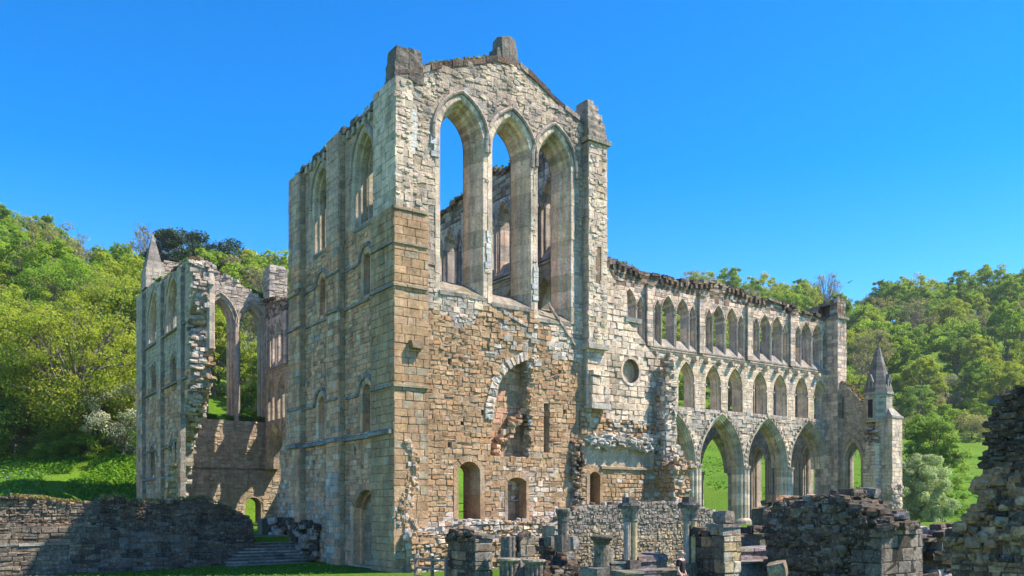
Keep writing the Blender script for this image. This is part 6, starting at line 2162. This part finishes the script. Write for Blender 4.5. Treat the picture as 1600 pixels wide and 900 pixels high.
hero("dark thicket between the two yellow trees at left", 105, 106, dk_l, .8, 3.5, "bush", "bush")
for (u, t, sc, ms, lb) in ((25, 97, .8, dk_l, "dark bush left of the broad yellow tree's trunk"), (90, 96.5, .55, ivy, "low bright bush just left of the broad yellow tree's trunk"), (140, 97, .6, ivy, "low bright bush right of the broad yellow tree's trunk"), (-40, 97, .9, ivy, "bright bush cut by the left edge of the view"), (205, 108, .9, ivy, "bright bush behind the white hawthorn, touching the far transept"), (70, 112, 1.1, dk_l, "tall dark bush deep in shade behind the broad yellow tree"), (165, 110, 1.0, dk_l, "tall dark bush behind the white hawthorn")):
    hero(lb, u, t, ms, sc, u * .1, "bush", "bush")
for (u, t, vt, k, i, lb) in ((325, 205, 384, 'yellow', 0, "yellow green tree just right of the dark pine on the skyline"), (348, 185, 392, 'fresh', 0, "bright green tree second right of the dark pine"), (372, 200, 386, 'yellow', 1, "yellow green tree above the left empty window's arch"), (396, 190, 392, 'bare', 0, "thin budding tree above the right empty window"), (420, 205, 394, 'fresh', 1, "bright green tree left of the square masonry stump"), (446, 195, 398, 'fresh', 2, "green tree touching the gable tower's left edge on the skyline"), (170, 190, 384, 'fresh', 1, "bright green tree in the skyline dip left of the far pinnacle"), (212, 185, 380, 'dark', 0, "dark green tree directly left of the far pinnacle's tip")):
    hero_top(lb, u, t, KINDS[k][i], vt, u * .7, "tree", "tree", 1.15)
hero_top("dark pine standing above the wood behind the far pinnacle", 303, 190, pine, 352, 0, "pine", "pine_tree", .95)
hero_top("tall nearly bare tree on the skyline left of the dark pine", 243, 200, KINDS['bare'][1], 350, 0)
hero_top("nearly bare tree on the skyline above the choir wall's left half", 1085, 400, KINDS['bare'][0], 420, 1)
hero_top("nearly bare tree on the skyline behind the clerestory's end turret", 1290, 400, KINDS['bare'][1], 426, 2)
hero_top("nearly bare tree on the skyline of the right hill", 1518, 420, KINDS['bare'][0], 440, 4)
hero_top("large soft pale green willow standing in the pasture right of the end turret", 1457, 106, wil, 638, .4, "willow", "tree", .9)
hero_top("silvery green bush in front of the willow", 1440, 98, sil, 704, 1.1, "bush", "bush", .72)
hero("pale blossoming tree above the willow", 1478, 262, haw, 1.3, 2, "tree")
hw_n = tree_meshes("t", 39, 8, 4.2, L_PALE, 60, 240, .26, base=.05, clump=.28, shape='dome')
hero("pale bush seen through the lower half of the left empty window", 342, 125, hw_n, 1.1, .4, "bush", "bush")
hero("pale flowering bush seen through the right empty window", 398, 130, haw, 1.2, .9, "bush", "bush")
hero("bright green bush seen through the foot of the right empty window", 404, 118, dk_l, .6, .9, "bush", "bush")

# ------------------------------------------------------------------ ground plants
def scatter_cards(name, pts, size, mat, rs, up=.5, tall=.0):
    n = len(pts)
    nr = rs.normal(size=(n, 3)) + np.array([0, 0, up])
    sz = size * rs.uniform(.5, 1.4, size=n)
    t = np.stack([rs.uniform(0, 1, n), rs.uniform(.1, .9, n), np.full(n, .5)], 1)
    return cards(name, pts, nr, sz, t, [mat])
rs = np.random.RandomState(77)
pts = []
for i in range(34000):
    u = rs.uniform(-80, 225)
    t = rs.uniform(72, 108)
    p = on_land(u, t)
    h = noise.noise(Vector((p.x * .3, p.y * .3, 0)))
    if h < -.3: continue
    pts.append((p.x, p.y, p.z + rs.uniform(0, .3 + 1.1 * max(0, h) * (t - 70) / 30)))
me = scatter_cards("undergrowth", np.array(pts), .34, L_NETTLE, rs, .6)
o = bpy.data.objects.new("undergrowth", me)
COL.objects.link(o)
finish(o, "bright green nettles and rough grass covering the slope above the left wall", "undergrowth", kind="stuff")
pts = []
for cu, ct_, w, n in ((55, 82, 4.5, 500), (110, 79, 4, 450), (170, 84, 3.5, 350), (205, 80, 2.5, 250), (20, 88, 4, 250)):
    c = on_land(cu, ct_)
    for i in range(n):
        x, y = c.x + rs.normal() * w * .5, c.y + rs.normal() * w * .35
        pts.append((x, y, land_xy(x, y) + rs.uniform(.15, .5)))
me = scatter_cards("bluebells", np.array(pts), .15, L_BLUE, rs, .6)
o = bpy.data.objects.new("bluebells", me)
COL.objects.link(o)
finish(o, "drifts of pale blue flowers in the rough grass on the left slope", "flowers", kind="stuff")
pts = []
for i in range(16000):
    u = rs.uniform(1040, 1560)
    t = rs.uniform(97, 200)
    p = on_land(u, t)
    if noise.noise(Vector((p.x * .08, p.y * .08, 4))) + .5 * noise.noise(Vector((p.x * .4, p.y * .4, 2))) < .12: continue
    pts.append((p.x, p.y, p.z + rs.uniform(0, .12)))
me = scatter_cards("grass", np.array(pts), .42, L_GRASS, rs, .9)
o = bpy.data.objects.new("grass", me)
COL.objects.link(o)
finish(o, "longer grass tufts in the bright pasture behind the choir", "grass", kind="stuff")
# lawn blades close to the wall foot
pts = []
for i in range(9000):
    x, y = rs.uniform(-2, 17), rs.uniform(36.5, 45.6)
    pts.append((x, y, float(np.interp(x, [9, 17.4], [-.28, 0])) + rs.uniform(.0, .07)))
me = scatter_cards("grass", np.array(pts), .09, L_GRASS, rs, .2)
o = bpy.data.objects.new("grass", me)
COL.objects.link(o)
finish(o, "short mown grass along the foot of the left wall", "grass", kind="stuff")
# grass on the wall tops
def wall_grass(parent, F, line, depth, n, mat, size, rs, h=.25):
    pts = []
    L = [math.hypot(b[0] - a[0], b[1] - a[1]) for a, b in zip(line[:-1], line[1:])]
    pr_ = np.array(L) / sum(L)
    for i in range(n):
        k = rs.choice(len(L), p=pr_)
        f = rs.uniform()
        a, b = line[k], line[k + 1]
        s, z = a[0] + (b[0] - a[0]) * f, a[1] + (b[1] - a[1]) * f
        if noise.noise(Vector((s * .8, 2, 0))) < -.15: continue
        pts.append(F.p(s, z + .1 + rs.uniform(0, h), -rs.uniform(0, depth)))
    me = scatter_cards("wall_grass", np.array(pts), size, mat, rs, -.1)
    o = bpy.data.objects.new("wall_grass", me)
    COL.objects.link(o)
    o.parent = parent
    o.matrix_parent_inverse = Matrix.Translation(-Vector(parent.location))
    o['kind'] = "stuff"
wall_grass(T, F0, gable[1:5], .8, 900, L_DRY, .16, rs)
wall_grass(T, W0, [(36.8, 22.0), (48.4, 21.7)], 1.2, 900, L_DARK, .14, rs, .15)
wall_grass(T, FW(29.7), topE, .9, 2500, L_GRASS, .18, rs, .35)
wall_grass(C, FS(Yc), topC[:5], 1.2, 1800, L_DRY, .2, rs, .3)
wall_grass(NT, FNW, tnw, 1.2, 900, L_GRASS, .3, rs, .4)
wall_grass(NT, FNW, [(23.5, 11.7), (30.5, 11.7)], .9, 1800, L_DARK, .3, rs, .5)
wall_grass(NT, W0, tpn, 1.2, 500, L_DARK, .3, rs, .2)
wall_grass(LW, FLW, tlw[:-4], .8, 1500, L_DRY, .12, rs, .12)
wall_grass(C, FL, tl, .9, 500, L_DRY, .16, rs, .15)

# field fence post and a bird
p = on_land(1115, 108)
mb = MB()
tube(mb, [(p.x, p.y, p.z - .3), (p.x + .05, p.y, p.z + 1.9)], [.09, .08], 6, (1, 1, 1))
finish(build("fence_post", mb, [M_WOOD]), "lone dark fence post in the green pasture behind the arches", "fence post")
p = at(1326, 442, 150)
mb = MB()
mb.add([(-.35, 0, 0), (.35, 0, .02), (0, .09, 0), (0, -.09, .0), (.0, 0, .09), (0, 0, -.07)], [(0, 4, 2), (0, 3, 4), (1, 2, 4), (1, 4, 3), (0, 2, 5), (0, 5, 3), (1, 5, 2), (1, 3, 5)], (1, 1, 1))
mb.add([(-.1, 0, .05), (.16, 0, .05), (.1, .75, .3), (-.08, .7, .28), (0, .4, .22)], [(0, 1, 4), (1, 2, 4), (2, 3, 4), (3, 0, 4)], (1, 1, 1))
mb.add([(-.1, 0, .05), (.16, 0, .05), (.1, -.75, .3), (-.08, -.7, .28), (0, -.4, .22)], [(1, 0, 4), (2, 1, 4), (3, 2, 4), (0, 3, 4)], (1, 1, 1))
bo = build("bird", mb, [M_BIRD])
bo.location = p
finish(bo, "small dark bird gliding in the sky above the right hill", "bird")

# ------------------------------------------------------------------ thin spring haze over the valley
mb = MB()
box(mb, (-300, -120, -2), (820, 720, 160), (1, 1, 1))
hm = bpy.data.materials.new("haze")
hm.use_nodes = True
hm.node_tree.nodes.clear()
_o = hm.node_tree.nodes.new("ShaderNodeOutputMaterial")
_v = hm.node_tree.nodes.new("ShaderNodeVolumePrincipled")
_v.inputs['Color'].default_value = (.82, .9, 1.0, 1)
_v.inputs['Density'].default_value = 0.00012
_v.inputs['Anisotropy'].default_value = 0.2
hm.node_tree.links.new(_v.outputs[0], _o.inputs['Volume'])
finish(build("haze", mb, [hm]), "thin pale haze over the valley", "haze", kind="stuff")
